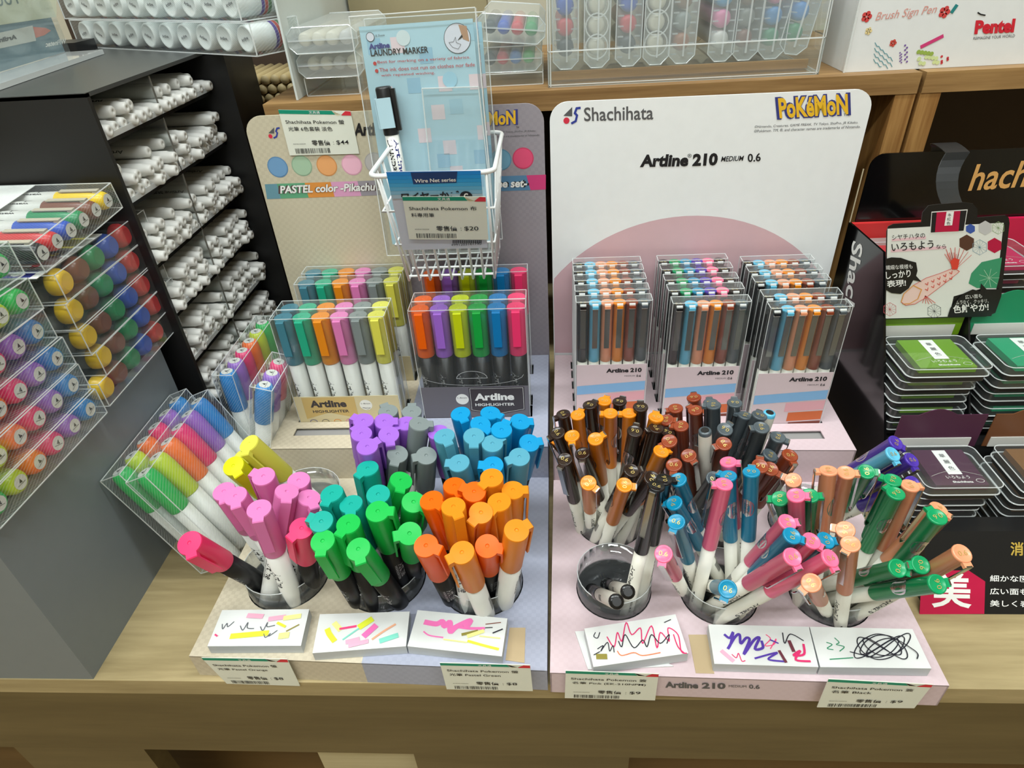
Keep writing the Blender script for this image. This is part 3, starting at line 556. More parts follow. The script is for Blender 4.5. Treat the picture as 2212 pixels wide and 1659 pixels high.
FPP = [
('P','amber','brown','w',[0.035,0.3986,0.014],[0.0022,0.371,0.1441],[-0.87,-0.39,-0.3]),
('P','amber','brown','w',[0.0252,0.4,0.0031],[0.0073,0.4005,0.139],[-0.91,-0.4,-0.12]),
('P','amber','amber','w',[0.0319,0.41,0.003],[0.0185,0.3991,0.1389],[0.43,0.9,0.11]),
('P','amber','brown','w',[0.0417,0.406,0.0055],[0.0285,0.4081,0.1418],[0.62,0.78,0.05]),
('P','amber','amber','w',[0.0411,0.4147,0.003],[0.0405,0.4153,0.14],[0.37,0.93,-0.0]),
('P','amber','amber','w',[0.0502,0.4127,0.0031],[0.044,0.4,0.1394],[-0.99,0.11,-0.04]),
('P','amber','brown','w',[0.0592,0.4113,0.003],[0.0525,0.4145,0.1398],[0.44,0.9,-0.0]),
('P','amber','amber','w',[0.0606,0.393,0.0095],[0.0572,0.3909,0.1465],[-1.0,0.06,-0.02]),
('P','amber','brown','w',[0.0685,0.3961,0.014],[0.0657,0.3923,0.1509],[0.11,0.99,0.03]),
('P','amber','brown','w',[0.0518,0.3913,0.014],[0.0587,0.3664,0.1486],[0.26,0.95,0.16]),
('P','amber','brown','w',[0.0584,0.3742,0.0097],[0.0751,0.373,0.1457],[-0.93,-0.36,0.11]),
('P','amber','brown','w',[0.0678,0.3866,0.003],[0.0848,0.3769,0.1386],[0.5,0.87,-0.0]),
('P','amber','amber','w',[0.06,0.3831,0.0129],[0.0761,0.382,0.1489],[0.16,0.99,-0.01]),
('P','amber','amber','w',[0.0657,0.4042,0.0051],[0.0021,0.3869,0.1252],[-0.82,0.44,-0.37]),
('P','amber','amber','w',[0.0418,0.3889,0.012],[0.0128,0.3673,0.1442],[-0.04,-0.98,-0.17]),
('P','amber','amber','w',[0.0457,0.3977,0.014],[0.0299,0.3621,0.1453],[0.84,0.48,0.23]),
('P','amber','brown','w',[0.0244,0.3896,0.003],[0.0072,0.353,0.1339],[-0.48,-0.82,-0.29]),
('P','amber','brown','w',[0.0523,0.3848,0.003],[0.0203,0.3595,0.1338],[-0.09,-0.97,-0.21]),
('P','amber','brown','w',[0.0287,0.3795,0.0052],[0.0543,0.3403,0.134],[0.94,0.33,-0.09]),
('P','amber','amber','w',[0.0311,0.3918,0.0092],[0.0232,0.3306,0.1316],[0.75,-0.61,-0.26]),
('P','amber','amber','w',[0.0378,0.3724,0.003],[0.0481,0.3278,0.1321],[0.99,-0.1,-0.11]),
('P','amber','amber','w',[0.0487,0.3712,0.008],[0.0764,0.3528,0.1409],[0.92,0.37,-0.14]),
('P','amber','brown','w',[0.0397,0.3782,0.0124],[0.0667,0.3288,0.1373],[0.93,-0.23,-0.29]),
('P','black','black','w',[0.0508,0.3019,0.0106],[0.0668,0.3121,0.1463],[-0.46,-0.88,0.12]),
('P','black','black','w',[0.0633,0.3144,0.008],[0.0733,0.3202,0.1445],[0.99,0.08,-0.08]),
('I','black','black','w',[0.0413,0.343,0.003],[0.0441,0.2563,0.109],[1.0,0.03,-0.0]),
('I','black','black','w',[0.0278,0.3304,0.012],[0.0355,0.2431,0.1173],[1.0,0.02,-0.06]),
('P','rust','rust','w',[0.1395,0.4104,0.003],[0.1125,0.4221,0.1368],[0.15,0.99,-0.06]),
('P','rust','rust','w',[0.1119,0.4059,0.003],[0.0951,0.4055,0.139],[-0.99,-0.11,-0.12]),
('P','rust','rust','w',[0.1292,0.4133,0.0031],[0.11,0.4035,0.1384],[-0.53,0.85,-0.01]),
('P','rust','rust','w',[0.1179,0.3996,0.0097],[0.0847,0.3872,0.142],[0.94,-0.26,0.21]),
('P','rust','rust','w',[0.117,0.3908,0.0081],[0.0943,0.3789,0.1427],[-0.94,0.3,-0.13]),
('P','rust','rust','w',[0.107,0.397,0.014],[0.0828,0.3605,0.1438],[-0.87,-0.41,-0.28]),
('P','rust','rust','w',[0.1169,0.372,0.0079],[0.0836,0.342,0.1374],[-0.19,-0.94,-0.27]),
('P','rust','rust','w',[0.1282,0.396,0.003],[0.0974,0.3586,0.1312],[0.45,-0.88,-0.15]),
('P','rust','rust','w',[0.1263,0.4033,0.0117],[0.1217,0.3594,0.1414],[-0.94,-0.3,-0.14]),
('P','rust','rust','w',[0.1418,0.3731,0.003],[0.1671,0.3522,0.136],[0.17,-0.97,-0.18]),
('P','rust','rust','w',[0.1336,0.3749,0.0118],[0.1405,0.3343,0.1424],[0.19,0.94,0.28]),
('P','rust','rust','w',[0.1383,0.3858,0.0044],[0.1508,0.3412,0.1333],[0.81,-0.52,-0.26]),
('P','rust','slate','w',[0.1367,0.4019,0.0031],[0.1235,0.4121,0.1391],[0.05,1.0,-0.07]),
('P','rust','slate','w',[0.1407,0.395,0.0077],[0.1232,0.4031,0.1433],[-0.96,0.25,-0.14]),
('P','rust','slate','w',[0.1464,0.4042,0.0073],[0.1396,0.4044,0.1442],[0.19,0.98,0.01]),
('P','rust','slate','w',[0.1294,0.3842,0.003],[0.1464,0.3958,0.1385],[-0.86,0.51,0.06]),
('P','rust','slate','w',[0.1244,0.379,0.0128],[0.1529,0.3851,0.1467],[0.3,0.95,-0.11]),
('P','rust','slate','w',[0.1182,0.4108,0.014],[0.1248,0.3713,0.145],[0.65,0.73,0.19]),
('P','rust','slate','w',[0.1468,0.3881,0.014],[0.149,0.3674,0.1494],[-1.0,-0.02,0.01]),
('P','rust','slate','w',[0.1483,0.3807,0.0041],[0.1625,0.3679,0.1397],[0.88,-0.45,-0.13]),
('P','rust','slate','w',[0.1099,0.3823,0.0036],[0.1564,0.3591,0.1304],[0.83,-0.41,-0.38]),
('P','rust','slate','w',[0.1062,0.3922,0.003],[0.1118,0.3371,0.1283],[0.18,-0.9,-0.4]),
('I','rust','slate','w',[0.1256,0.3689,0.014],[0.1082,0.3642,0.1498],[0.98,-0.17,0.12]),
('I','rust','sky','w',[0.1503,0.3957,0.003],[0.1648,0.3971,0.1392],[0.99,0.09,-0.11]),
('P','violet','violet','w',[0.1995,0.4084,0.014],[0.2455,0.3648,0.1355],[0.84,-0.32,-0.43]),
('P','violet','sky','w',[0.1917,0.401,0.014],[0.2395,0.3545,0.1336],[0.27,-0.85,-0.44]),
('P','violet','violet','w',[0.2028,0.3947,0.0081],[0.2536,0.3537,0.1286],[0.2,-0.9,-0.39]),
('P','violet','violet','w',[0.2247,0.4011,0.0052],[0.2473,0.3352,0.1232],[0.28,-0.81,-0.51]),
('P','violet','salmon','w',[0.2095,0.3857,0.0031],[0.167,0.3386,0.1245],[-0.79,0.61,-0.04]),
('P','violet','emerald','w',[0.2294,0.385,0.0044],[0.215,0.3383,0.1323],[0.99,-0.14,0.06]),
('P','emerald','salmon','w',[0.1901,0.3019,0.014],[0.18,0.3223,0.1491],[-0.99,0.14,-0.1]),
('P','emerald','salmon','w',[0.2103,0.3394,0.0098],[0.1932,0.3245,0.1449],[0.98,-0.16,0.11]),
('P','emerald','emerald','w',[0.1875,0.3224,0.0059],[0.1652,0.308,0.1403],[0.98,-0.13,0.15]),
('P','emerald','emerald','w',[0.2001,0.339,0.0115],[0.1479,0.3107,0.1349],[-0.9,0.32,-0.31]),
('P','emerald','emerald','w',[0.2258,0.3278,0.0035],[0.2233,0.3217,0.1404],[-0.84,0.54,0.01]),
('P','emerald','emerald','w',[0.2182,0.3217,0.003],[0.2206,0.3103,0.1395],[-0.52,0.85,0.08]),
('P','emerald','emerald','w',[0.2245,0.3051,0.0139],[0.2296,0.281,0.1487],[-0.29,0.94,0.18]),
('P','emerald','salmon','w',[0.2118,0.313,0.0051],[0.242,0.2976,0.1379],[0.77,-0.59,-0.24]),
('P','emerald','salmon','w',[0.2142,0.3018,0.014],[0.2346,0.2583,0.1423],[0.15,-0.93,-0.34]),
('P','emerald','emerald','w',[0.1922,0.335,0.0051],[0.207,0.2643,0.1216],[0.93,-0.24,-0.26]),
('P','emerald','emerald','w',[0.2048,0.3322,0.0045],[0.2206,0.2655,0.1231],[-0.99,-0.08,0.09]),
('P','emerald','emerald','w',[0.1987,0.3194,0.0136],[0.2201,0.2475,0.1282],[0.98,0.21,-0.05]),
('P','emerald','salmon','w',[0.2191,0.3355,0.014],[0.1799,0.2835,0.1345],[-0.91,0.4,-0.12]),
('P','emerald','salmon','w',[0.2103,0.2956,0.003],[0.179,0.2727,0.1344],[-0.66,-0.7,-0.28]),
('P','emerald','salmon','w',[0.2049,0.3064,0.014],[0.1498,0.2501,0.1261],[-0.74,-0.38,-0.56]),
('P','emerald','salmon','w',[0.2281,0.3148,0.0032],[0.2323,0.3166,0.1402],[1.0,0.05,-0.03]),
('P','emerald','coral','w',[0.1846,0.3112,0.014],[0.1532,0.3018,0.147],[0.95,-0.24,0.21]),
('P','coral','coral','w',[0.1226,0.3217,0.0081],[0.1451,0.2865,0.1386],[0.98,0.15,-0.13]),
('P','coral','lagoon','w',[0.1224,0.3118,0.007],[0.1451,0.2766,0.1374],[0.94,-0.27,-0.23]),
('P','coral','coral','w',[0.1262,0.3027,0.0033],[0.1573,0.2756,0.134],[0.82,-0.48,-0.3]),
('P','coral','coral','w',[0.1133,0.3111,0.014],[0.14,0.2595,0.138],[0.34,-0.84,-0.42]),
('P','coral','coral','w',[0.114,0.2986,0.014],[0.1625,0.2601,0.1362],[0.29,-0.87,-0.39]),
('P','coral','lagoon','w',[0.1321,0.3116,0.003],[0.1674,0.2783,0.1311],[0.96,0.14,-0.23]),
('P','coral','lagoon','w',[0.1296,0.3399,0.0135],[0.083,0.3231,0.1412],[-0.91,0.28,-0.3]),
('P','coral','lagoon','w',[0.1363,0.3324,0.0089],[0.079,0.3109,0.1315],[-0.87,0.36,-0.34]),
('P','coral','lagoon','w',[0.1144,0.331,0.003],[0.0782,0.2951,0.1302],[-0.45,-0.81,-0.36]),
('P','coral','coral','w',[0.1032,0.3278,0.008],[0.0666,0.2712,0.1272],[-0.24,-0.85,-0.48]),
('P','coral','coral','w',[0.1446,0.3258,0.0074],[0.1203,0.3403,0.1415],[0.94,-0.26,0.2]),
('P','coral','lagoon','w',[0.138,0.3197,0.0031],[0.1183,0.3295,0.1383],[-0.74,0.66,-0.16]),
('P','coral','coral','w',[0.1039,0.3078,0.014],[0.1092,0.3087,0.1509],[-1.0,0.01,0.04]),
('P','coral','lagoon','w',[0.1452,0.3134,0.0081],[0.1323,0.3273,0.1438],[0.3,0.95,-0.07]),
('P','coral','lagoon','w',[0.1214,0.3407,0.0055],[0.1048,0.2562,0.112],[-0.4,-0.69,-0.61])]
HC = dict(hot=((255, 62, 120), 'hot pink'), ppink=((236, 134, 196), 'pastel pink'), pyellow=((236, 232, 92), 'pastel yellow'), yellow=((232, 236, 20), 'bright yellow'),
    teal=((28, 176, 160), 'teal'), green=((32, 196, 84), 'bright green'), orange=((255, 108, 12), 'neon orange'), porange=((240, 146, 30), 'pastel orange'),
    purple=((172, 112, 222), 'purple'), gray=((138, 148, 148), 'grey'), blue=((20, 158, 216), 'bright blue'), pblue=((92, 170, 194), 'pastel blue'))
FC = dict(brown=((44, 30, 24), 'dark brown'), amber=((236, 138, 20), 'orange'), black=((16, 16, 18), 'black'), rust=((142, 62, 34), 'rust brown'), slate=((78, 88, 94), 'slate grey'),
    sky=((96, 186, 220), 'light blue'), violet=((78, 52, 166), 'violet'), salmon=((238, 156, 116), 'salmon'), emerald=((8, 150, 92), 'green'), coral=((255, 112, 152), 'coral pink'), lagoon=((14, 136, 176), 'teal blue'))
LH, LP = .128, .137
def axial_text(mb, st, r, z0, z1, h, mat, ang=PI):
    """lettering wrapped on a barrel, running along it from z0 to z1, h wide round the barrel"""
    p, f, a = glyphs(st, .02)
    v = []
    for x, y in p:
        t = ang+(y-.5)*h/r; v.append(((r+.00006)*math.cos(t), (r+.00006)*math.sin(t), z0+(z1-z0)*x))
    mb.add(v, f, mat)
def hl_barrel(kind):
    m = WHITEP if kind == 'w' else BLACKP; ink = INK if kind == 'w' else plain('grey_print', (150, 150, 150), .5)
    mb = MB(); v, f = lathe([(.0058, 0), (.0068, .0006), (.0074, .004), (.0074, .0815)], 22); mb.add(v, f, m, True)
    axial_text(mb, 'Artline', .0074, .060, .040, .0062, ink, -.5); axial_text(mb, 'HIGHLIGHTER', .0074, .060, .038, .0018, ink, -1.15)
    for i in range(14):
        t = 2.3+i*.055; mb.add([(.00747*math.cos(t+d), .00747*math.sin(t+d), z) for d, z in ((0, .034), (.03 if i % 3 else .015, .034), (.03 if i % 3 else .015, .056), (0, .056))], [(0, 1, 2, 3)], ink)
    mb.add(*lathe([(.0030, .0615), (.0030, .0615)], 3), ink) if False else None
    return mb.build('barrel', data_only=True)
def hl_cap(mat):
    mb = MB(); v, f = lathe([(.0079, .0800), (.0081, .0806), (.0083, .1270)], 28, True, False); mb.add(v, f, mat, True); v, f = lathe([(.0083, .1270), (.0080, .1279)], 28, False, False); mb.add(v, f, mat); v, f = lathe([(.0080, .1279), (.0014, .1281), (.0010, .1275), (.0002, .1274)], 28, False, True); mb.add(v, f, mat)
    return mb.build('cap', data_only=True)
def hl_clip(mat):
    # broad flat clip flush with the cap top, a thin gap below it
    mb = MB(); W_ = .0036
    prof = [(.0060, .1235), (.0060, .1280), (.0106, .1280), (.0112, .1272), (.0114, .0925), (.0102, .0912), (.0100, .0950), (.0098, .1225), (.0084, .1235)]
    v, f = prism(prof, -W_, W_); mb.add([(p[0], p[2], p[1]) for p in v], [tuple(reversed(q)) for q in f], mat)
    return mb.build('clip', data_only=True)
def fp_barrel(c):
    mb = MB(); v, f = lathe([(.0042, .0), (.0046, .0006), (.0047, .003)], 16, True, False); mb.add(v, f, FM[c], True)
    v, f = lathe([(.0030, -.0002), (.0028, -.0004)], 12); mb.add(v, f, BLACKP)
    v, f = lathe([(.0047, .003), (.0048, .012), (.0048, .0775)], 16, False, True); mb.add(v, f, CREAMP, True)
    axial_text(mb, 'Artline210', .0048, .064, .036, .0034, INK, -.4); axial_text(mb, 'MEDIUM 0.6', .0048, .030, .018, .0016, INK, .6)
    for i in range(10):
        t = 2.6+i*.09; mb.add([(.00487*math.cos(t+d), .00487*math.sin(t+d), z) for d, z in ((0, .040), (.045, .040), (.045, .052), (0, .052))], [(0, 1, 2, 3)], INK)
    return mb.build('barrel', data_only=True)
def fp_cap(c):
    mb = MB(); m = FM[c]; v, f = lathe([(.0049, .0770), (.0052, .0776), (.0052, .1345), (.0057, .1352), (.0058, .1360), (.0056, .1368), (.0050, .1371), (.0046, .1368), (.0002, .1369)], 20); mb.add(v, f, m, True)
    mb.add(*box((.0066, 0, .1352), (.0034, .0052, .0022)), m)
    p, f, a = glyphs('0.6', .0); mb.add([((y-.5)*-.0030, (x-.5)*.0056, .13715) for x, y in p], f, GOLD)
    return mb.build('cap', data_only=True)
def fp_clip():
    mb = MB(); prof = [(.0076, .1366), (.0086, .1366), (.0088, .1345), (.0088, .0985), (.0080, .0965), (.0070, .0960), (.0070, .0968), (.0078, .0975), (.0082, .0990), (.0082, .1340), (.0076, .1345)]
    v, f = prism(prof, -.0019, .0019); mb.add([(p[0], p[2], p[1]) for p in v], [tuple(reversed(q)) for q in f], STEEL)
    return mb.build('clip', data_only=True)
def fp_sticker():
    mb = MB(); n = 12; zc, hz = .1085, .0078; v = []; f = []
    for i in range(n+1):
        a = -1+2*i/n; hw = 1.05*math.sqrt(max(0, 1-a*a)); v += [((.00530)*math.cos(2.75+t*hw), (.00530)*math.sin(2.75+t*hw), zc+a*hz) for t in (-1, -.5, 0, .5, 1)]
    for i in range(n):
        for k in range(4): f.append((i*5+k, i*5+k+1, i*5+k+6, i*5+k+5))
    mb.add(v, f, SILVER, True)
    for k in range(6):
        z = zc-.004+k*.0014; v = [(.00535*math.cos(t), .00535*math.sin(t), zz) for zz in (z, z+.0003) for t in (2.5, 2.7, 2.9, 3.1)]
        mb.add(v, [(i, i+1, i+5, i+4) for i in range(3)], INK)
    return mb.build('sticker', data_only=True)
HM = {k: translucent_plastic('highlighter_'+k, v[0], .34) for k, v in HC.items()}
FM = {k: plain('fineliner_'+k, v[0], .28) for k, v in FC.items()}
for c in ('brown', 'black'): FM[c].node_tree.nodes['Principled BSDF'].inputs['Roughness'].default_value = .22
BAR = {k: hl_barrel(k) for k in 'wk'}; CAPD = {k: hl_cap(m) for k, m in HM.items()}; CLD = {k: hl_clip(m) for k, m in HM.items()}
FBAR = {k: fp_barrel(k) for k in FC}; FCAP = {k: fp_cap(k) for k in FC}; FCL = fp_clip(); FST = fp_sticker()
def pen_matrix(B, T, w):
    z = (V(T)-V(B)).normalized(); x = V(w); x = (x-z*x.dot(z)).normalized(); y = z.cross(x)
    return Matrix(((x.x, y.x, z.x, B[0]), (x.y, y.y, z.y, B[1]), (x.z, y.z, z.z, B[2]), (0, 0, 0, 1)))
CUPN = dict(pink="the beige tray\'s front left cup", green="the beige tray\'s front middle cup", orange="the beige tray\'s front right cup", yellow="the beige tray\'s back left cup",
    purple="the beige tray\'s back middle cup", blue="the beige tray\'s back right cup", black="the pink tray\'s front left cup", coral="the pink tray\'s front middle cup",
    emerald="the pink tray\'s front right cup", amber="the pink tray\'s back left cup", rust="the pink tray\'s back middle cup", violet="the pink tray\'s back right cup")
ORD = ['', 'second', 'third', 'fourth', 'fifth', 'sixth', 'seventh', 'eighth', 'ninth', 'tenth', 'eleventh', 'twelfth', 'thirteenth']
def where(i, n):
    if n == 1: return 'only'
    if i == 0: return 'leftmost'
    if i == n-1: return 'rightmost'
    if n-1-i < i: return ORD[n-1-i]+' from right'
    return ORD[i]+' from left'
proto = {}
for PL, kindn in ((HLP, 'highlighter'), (FPP, 'fineliner')):
    sets = {}
    for i, q in enumerate(PL): sets.setdefault((q[1], q[2], q[0]), []).append(i)
    for key, ids in sets.items():
        ids.sort(key=lambda i: prj(PL[i][5])[0])
        for rank, i in enumerate(ids):
            k, cup, c, body, B, T, w = PL[i]
            cn = (HC if k == 'H' else FC)[c][1]; pos = where(rank, len(ids))
            if k == 'I':
                if c == 'black': lab = ('left' if rank == 0 else 'right')+' of two upside-down cream pens in '+CUPN[cup]
                else: lab = 'upside-down white fineliner with a %s end plug in %s' % (cn, CUPN[cup])
                M = pen_matrix(T, B, w)
            else:
                M = pen_matrix(B, T, w); nm = 'highlighter' if k == 'H' else 'fineliner'
                lab = ('the only %s %s in %s' % (cn, nm, CUPN[cup])) if pos == 'only' else ('%s of the %s %ss in %s' % (pos, cn, nm, CUPN[cup]))
            pk = (k == 'H', c, body)
            if pk not in proto:
                r = thing(kindn, None, lab, 'pen', M=M)
                if k == 'H':
                    put('barrel', BAR[body], r); cp = put('cap', CAPD[c], r); put('clip', CLD[c], cp)
                else:
                    put('barrel', FBAR[c], r); cp = put('cap', FCAP[c], r); put('clip', FCL, cp, None); put('sticker', FST, cp)
                proto[pk] = r
            else: r = dup(proto[pk], None, M)
            r['label'] = lab; r['group'] = 'loose %ss in the cups of the %s display' % (kindn, 'beige' if cup in CUPS_B else 'pink')

# ================================================================= packs standing in the risers
RED_ = plain('deep_brown_print', (110, 52, 40), .5)
def pen_in_pack(t, M, kind, c, body, Mw):
    """a pen sealed in a pack is a part of it, its cap a sub-part"""
    if kind == 'H':
        o = put('highlighter', BAR[body], t, M=M); cp = put('cap', HCC[c], o)
    else:
        o = put('fineliner', FBAR[c], t, M=M); cp = put('cap', FCC[c], o)
def joined_cap(parts, name='cap'):
    bm = bmesh.new(); mats = []
    for me in parts:
        base = {}
        for i, m in enumerate(me.materials):
            if m not in mats: mats.append(m)
            base[i] = mats.index(m)
        off = len(bm.faces); bm.from_mesh(me); bm.faces.ensure_lookup_table()
        for f in bm.faces[off:]: f.material_index = base[f.material_index]
    out = bpy.data.meshes.new(name); bm.to_mesh(out); bm.free()
    for m in mats: out.materials.append(m)
    return out
EXTRA = dict(dblue=((70, 132, 150), 'dusty blue'), mint=((40, 178, 140), 'mint'), lime=((214, 226, 20), 'lime'), ngreen=((30, 176, 70), 'green'), nblue=((24, 130, 196), 'blue'))
for k, v_ in EXTRA.items():
    HC[k] = v_; HM[k] = translucent_plastic('highlighter_'+k, v_[0], .34); CAPD[k] = hl_cap(HM[k]); CLD[k] = hl_clip(HM[k])
HCC = {k: joined_cap([CAPD[k], CLD[k]]) for k in HM}; FCC = {k: joined_cap([FCAP[k], FCL]) for k in FM}
def RZ(x, y, z, a): return Matrix.Translation((x, y, z)) @ Matrix.Rotation(a, 4, 'Z')
CARD_B = plain('pack_card_beige', (214, 200, 160), .5); TAN = plain('pack_card_tan', (206, 176, 112), .5); MAUVE = plain('pack_card_mauve', (108, 104, 112), .5); DKM = plain('pack_card_dark', (62, 56, 60), .5)
def hl_pack(x, y, dark, label, face=True):
    Hh = .133; z0 = .0465 if not dark else .0495
    t = thing('highlighter_pack', (x, y, z0), label, 'pen pack', 'neon highlighter packs' if dark else 'pastel highlighter packs')
    mb = MB(); casebox(mb, (0, 0, 0), (PW, PD, Hh)); mb.build('clear_case', t)
    cols = ['orange', 'purple', 'lime', 'ngreen', 'nblue', 'hot'] if dark else ['dblue', 'mint', 'porange', 'ppink', 'gray', 'pyellow']
    for i, c in enumerate(cols):
        pen_in_pack(t, RZ(.0087+i*.01722, .0099, .002, -PI/2), 'H', c, 'k' if dark else 'w', None)
    hh = .0475 if not dark else .0505
    mb = MB(); mb.add(*box2((.0006, -.0003, .0004), (PW-.0006, -.00005, hh)), CARD_B if not dark else MAUVE)
    F = Face((x, y-.0003, z0), (1, 0, 0), (0, 0, 1)); off = V((x, y, z0))
    if face:
        m2 = MB(); s = .0167 if not dark else .0142
        if not dark:
            F.poly(m2, [(.008, s+.004), (.060, s+.004), (.060, hh-.001), (.008, hh-.001)], TAN, 1, px=False)
            F.poly(m2, [(.008, s+.004), (.030, s+.011), (.034, s+.011), (.060, s+.004), (.060, s+.0039), (.008, s+.0039)], CARD_B, 2, px=False)
            F.line(m2, 'Artline', .015, s+.018, .0085, DKM, w=.036, bold=.045); F.line(m2, 'HIGHLIGHTER', .016, s+.0115, .0033, DKM, w=.036, bold=.02)
            F.disc(m2, (.070, s+.020), .0062, WH, 1, px=False); F.line(m2, '1-4mm', .0655, s+.021, .0017, DKM, w=.009); F.stroke(m2, [(.066, s+.017), (.074, s+.0165), (.071, s+.015), (.066, s+.017)], .0003, DKM, px=False)
            for q in range(4): F.stroke(m2, [(.014+q*.012+.0035*math.cos(a*PI/6), s+.0005+.0025*math.sin(a*PI/6)) for a in range(7)], .0005, [LOGO_BLUE, LOGO_GREY, HM['porange'], HM['ppink']][q], px=False)
        else:
            F.poly(m2, [(.046, hh-.001), (.046, s+.008), (.072, s+.0025), (.099, s+.008), (.099, hh-.001)], DKM, 1, px=False)
            F.stroke(m2, [(.0472, hh-.002), (.0472, s+.009), (.072, s+.004), (.0978, s+.009), (.0978, hh-.002), (.0472, hh-.002)], .0003, WH, px=False)
            F.line(m2, 'Artline', .051, s+.020, .0085, WH, w=.038, bold=.045); F.line(m2, 'HIGHLIGHTER', .051, s+.0135, .0033, WH, w=.038, bold=.02)
            F.disc(m2, (.039, s+.022), .0062, WH, 1, px=False); F.line(m2, '1-4mm', .0345, s+.023, .0017, DKM, w=.009)
            F.stroke(m2, [(.004+.0475*(1-math.cos(a*PI/12)), hh+.013-.011*math.sin(a*PI/12)) for a in range(13)], .0004, EDGE, px=False)
            F.stroke(m2, [(.036+.0145*(1-math.cos(a*PI/10)), hh+.010+.008*math.sin(a*PI/10)) for a in range(11)]+[(.036, hh+.010)], .0005, EDGE, px=False)
        mb.v += [tuple(V(p)-off) for p in m2.v]; o = len(mb.v)-len(m2.v)
        for f_, mi_, sm_ in zip(m2.f, m2.mi, m2.sm):
            m_ = m2.mats[mi_]
            if m_ not in mb.mats: mb.mats.append(m_)
            mb.f.append([i+o for i in f_]); mb.mi.append(mb.mats.index(m_)); mb.sm.append(sm_)
    mb.build('insert_card', t)
    return t
def shiftjoin(mb, m2, off):
    o = len(mb.v); mb.v += [tuple(V(p)-off) for p in m2.v]
    for f_, mi_, sm_ in zip(m2.f, m2.mi, m2.sm):
        m_ = m2.mats[mi_]
        if m_ not in mb.mats: mb.mats.append(m_)
        mb.f.append([i+o for i in f_]); mb.mi.append(mb.mats.index(m_)); mb.sm.append(sm_)
DEPTHN = ['front one', 'second from the front', 'third from the front', 'fourth from the front', 'rear one']
for i, y in enumerate(YH):
    hl_pack(XH, y, False, 'clear pack of six pastel highlighters with beige insert, %s' % (DEPTHN[i] if i < 3 else 'rearmost of its row'), i == 0)
for i, y in enumerate(YD):
    hl_pack(XD, y, True, 'clear pack of six neon highlighters with black barrels, %s' % (DEPTHN[i] if i < 2 else 'rear one right under the basket'), i == 0)
PC1 = plain('pack_card_blush', (214, 196, 200), .5); PC = [plain('pack_band_%d' % i, c, .5) for i, c in enumerate(((130, 180, 222), (224, 168, 176), (206, 104, 54), (124, 60, 44)))]
BACKB = plain('black_backing', (20, 20, 22), .4)
def fp_pack(x, y, cols, label, face, lean=0):
    z0, Hh = .042, .143
    t = thing('fineliner_pack', (x, y, z0), label, 'pen pack', 'clear fineliner packs in the pink display'); off = V((x, y, z0))
    mb = MB(); casebox(mb, (0, 0, 0), (FW, FD, Hh)); mb.build('clear_case', t)
    mb = MB(); mb.add(*box2((.0008, FD-.0006, .001), (FW-.0008, FD-.0003, Hh-.012)), BACKB); mb.build('backing_card', t)
    for i, c in enumerate(cols):
        pen_in_pack(t, RZ(.0062+i*.01062, .0064, .002, -PI/2+.05), 'F', c, 'w', None) if False else put_fp(t, i, c)
    hh = .078
    mb = MB(); mb.add(*box2((.0006, -.0003, .0004), (FW-.0006, -.00005, hh)), PC1)
    if face:
        F = Face((x, y-.0003, z0), (1, 0, 0), (0, 0, 1)); m2 = MB()
        for k in range(4):
            yb = .053-k*.0115; xs = [0.001, .030, .034, .036][k]
            F.poly(m2, [(xs, yb-.009+xs*.09), (FW-.001, yb-.004), (FW-.001, yb+.006), (xs, yb+.001+xs*.09)], PC[k], 1, px=False)
        F.line(m2, 'Artline', .028, .069, .0046, INK, w=.0205, bold=.045); F.line(m2, '210', .0500, .069, .0048, INK, w=.0105, bold=.045)
        F.line(m2, 'MEDIUM', .045, .0643, .0014, LOGO_GREY, w=.0095); F.line(m2, '0.6', .0560, .0636, .0026, INK, bold=.02)
        shiftjoin(mb, m2, off)
    mb.build('insert_card', t)
def put_fp(t, i, c):
    o = put('fineliner', FBAR[c], t, M=RZ(.0062+i*.01062, .0072, .002, -PI/2)); put('cap', FCCS[c], o)
def fp_clip_glint():
    mb = MB(); v, f = prism([(.0050, .1366), (.0050, .1378), (.0062, .1376), (.0074, .1335), (.0066, .1325)], -.0026, .0026); mb.add([(p[0], p[2], p[1]) for p in v], [tuple(reversed(q)) for q in f], plain('clip_top_glint', (240, 240, 238), .25)); mb.add(*box((.0060, 0, .113), (.0008, .0046, .0400)), plain('smoke_clip', (120, 120, 116), .2, .6)); return mb.build('clipw', data_only=True)  # white wedge stands for the ceiling reflection on the clip's bent top
_cw = fp_clip_glint(); FCCS = {k: joined_cap([FCAP[k], _cw]) for k in FM}
SETA = ['black', 'sky', 'salmon', 'amber', 'rust', 'slate']; SETB = ['black', 'emerald', 'lagoon', 'violet', 'coral', 'brown']
for k, cn in ((0, 'left column'), (1, 'middle column'), (2, 'right column')):
    for i, y in enumerate(YF[k]):
        fp_pack(XF[k], y, SETB if (k == 1 and i > 0) else SETA, 'clear pack of six fineliners, %s of %s column' % (DEPTHN[i], cn.split()[0]), i == 0)

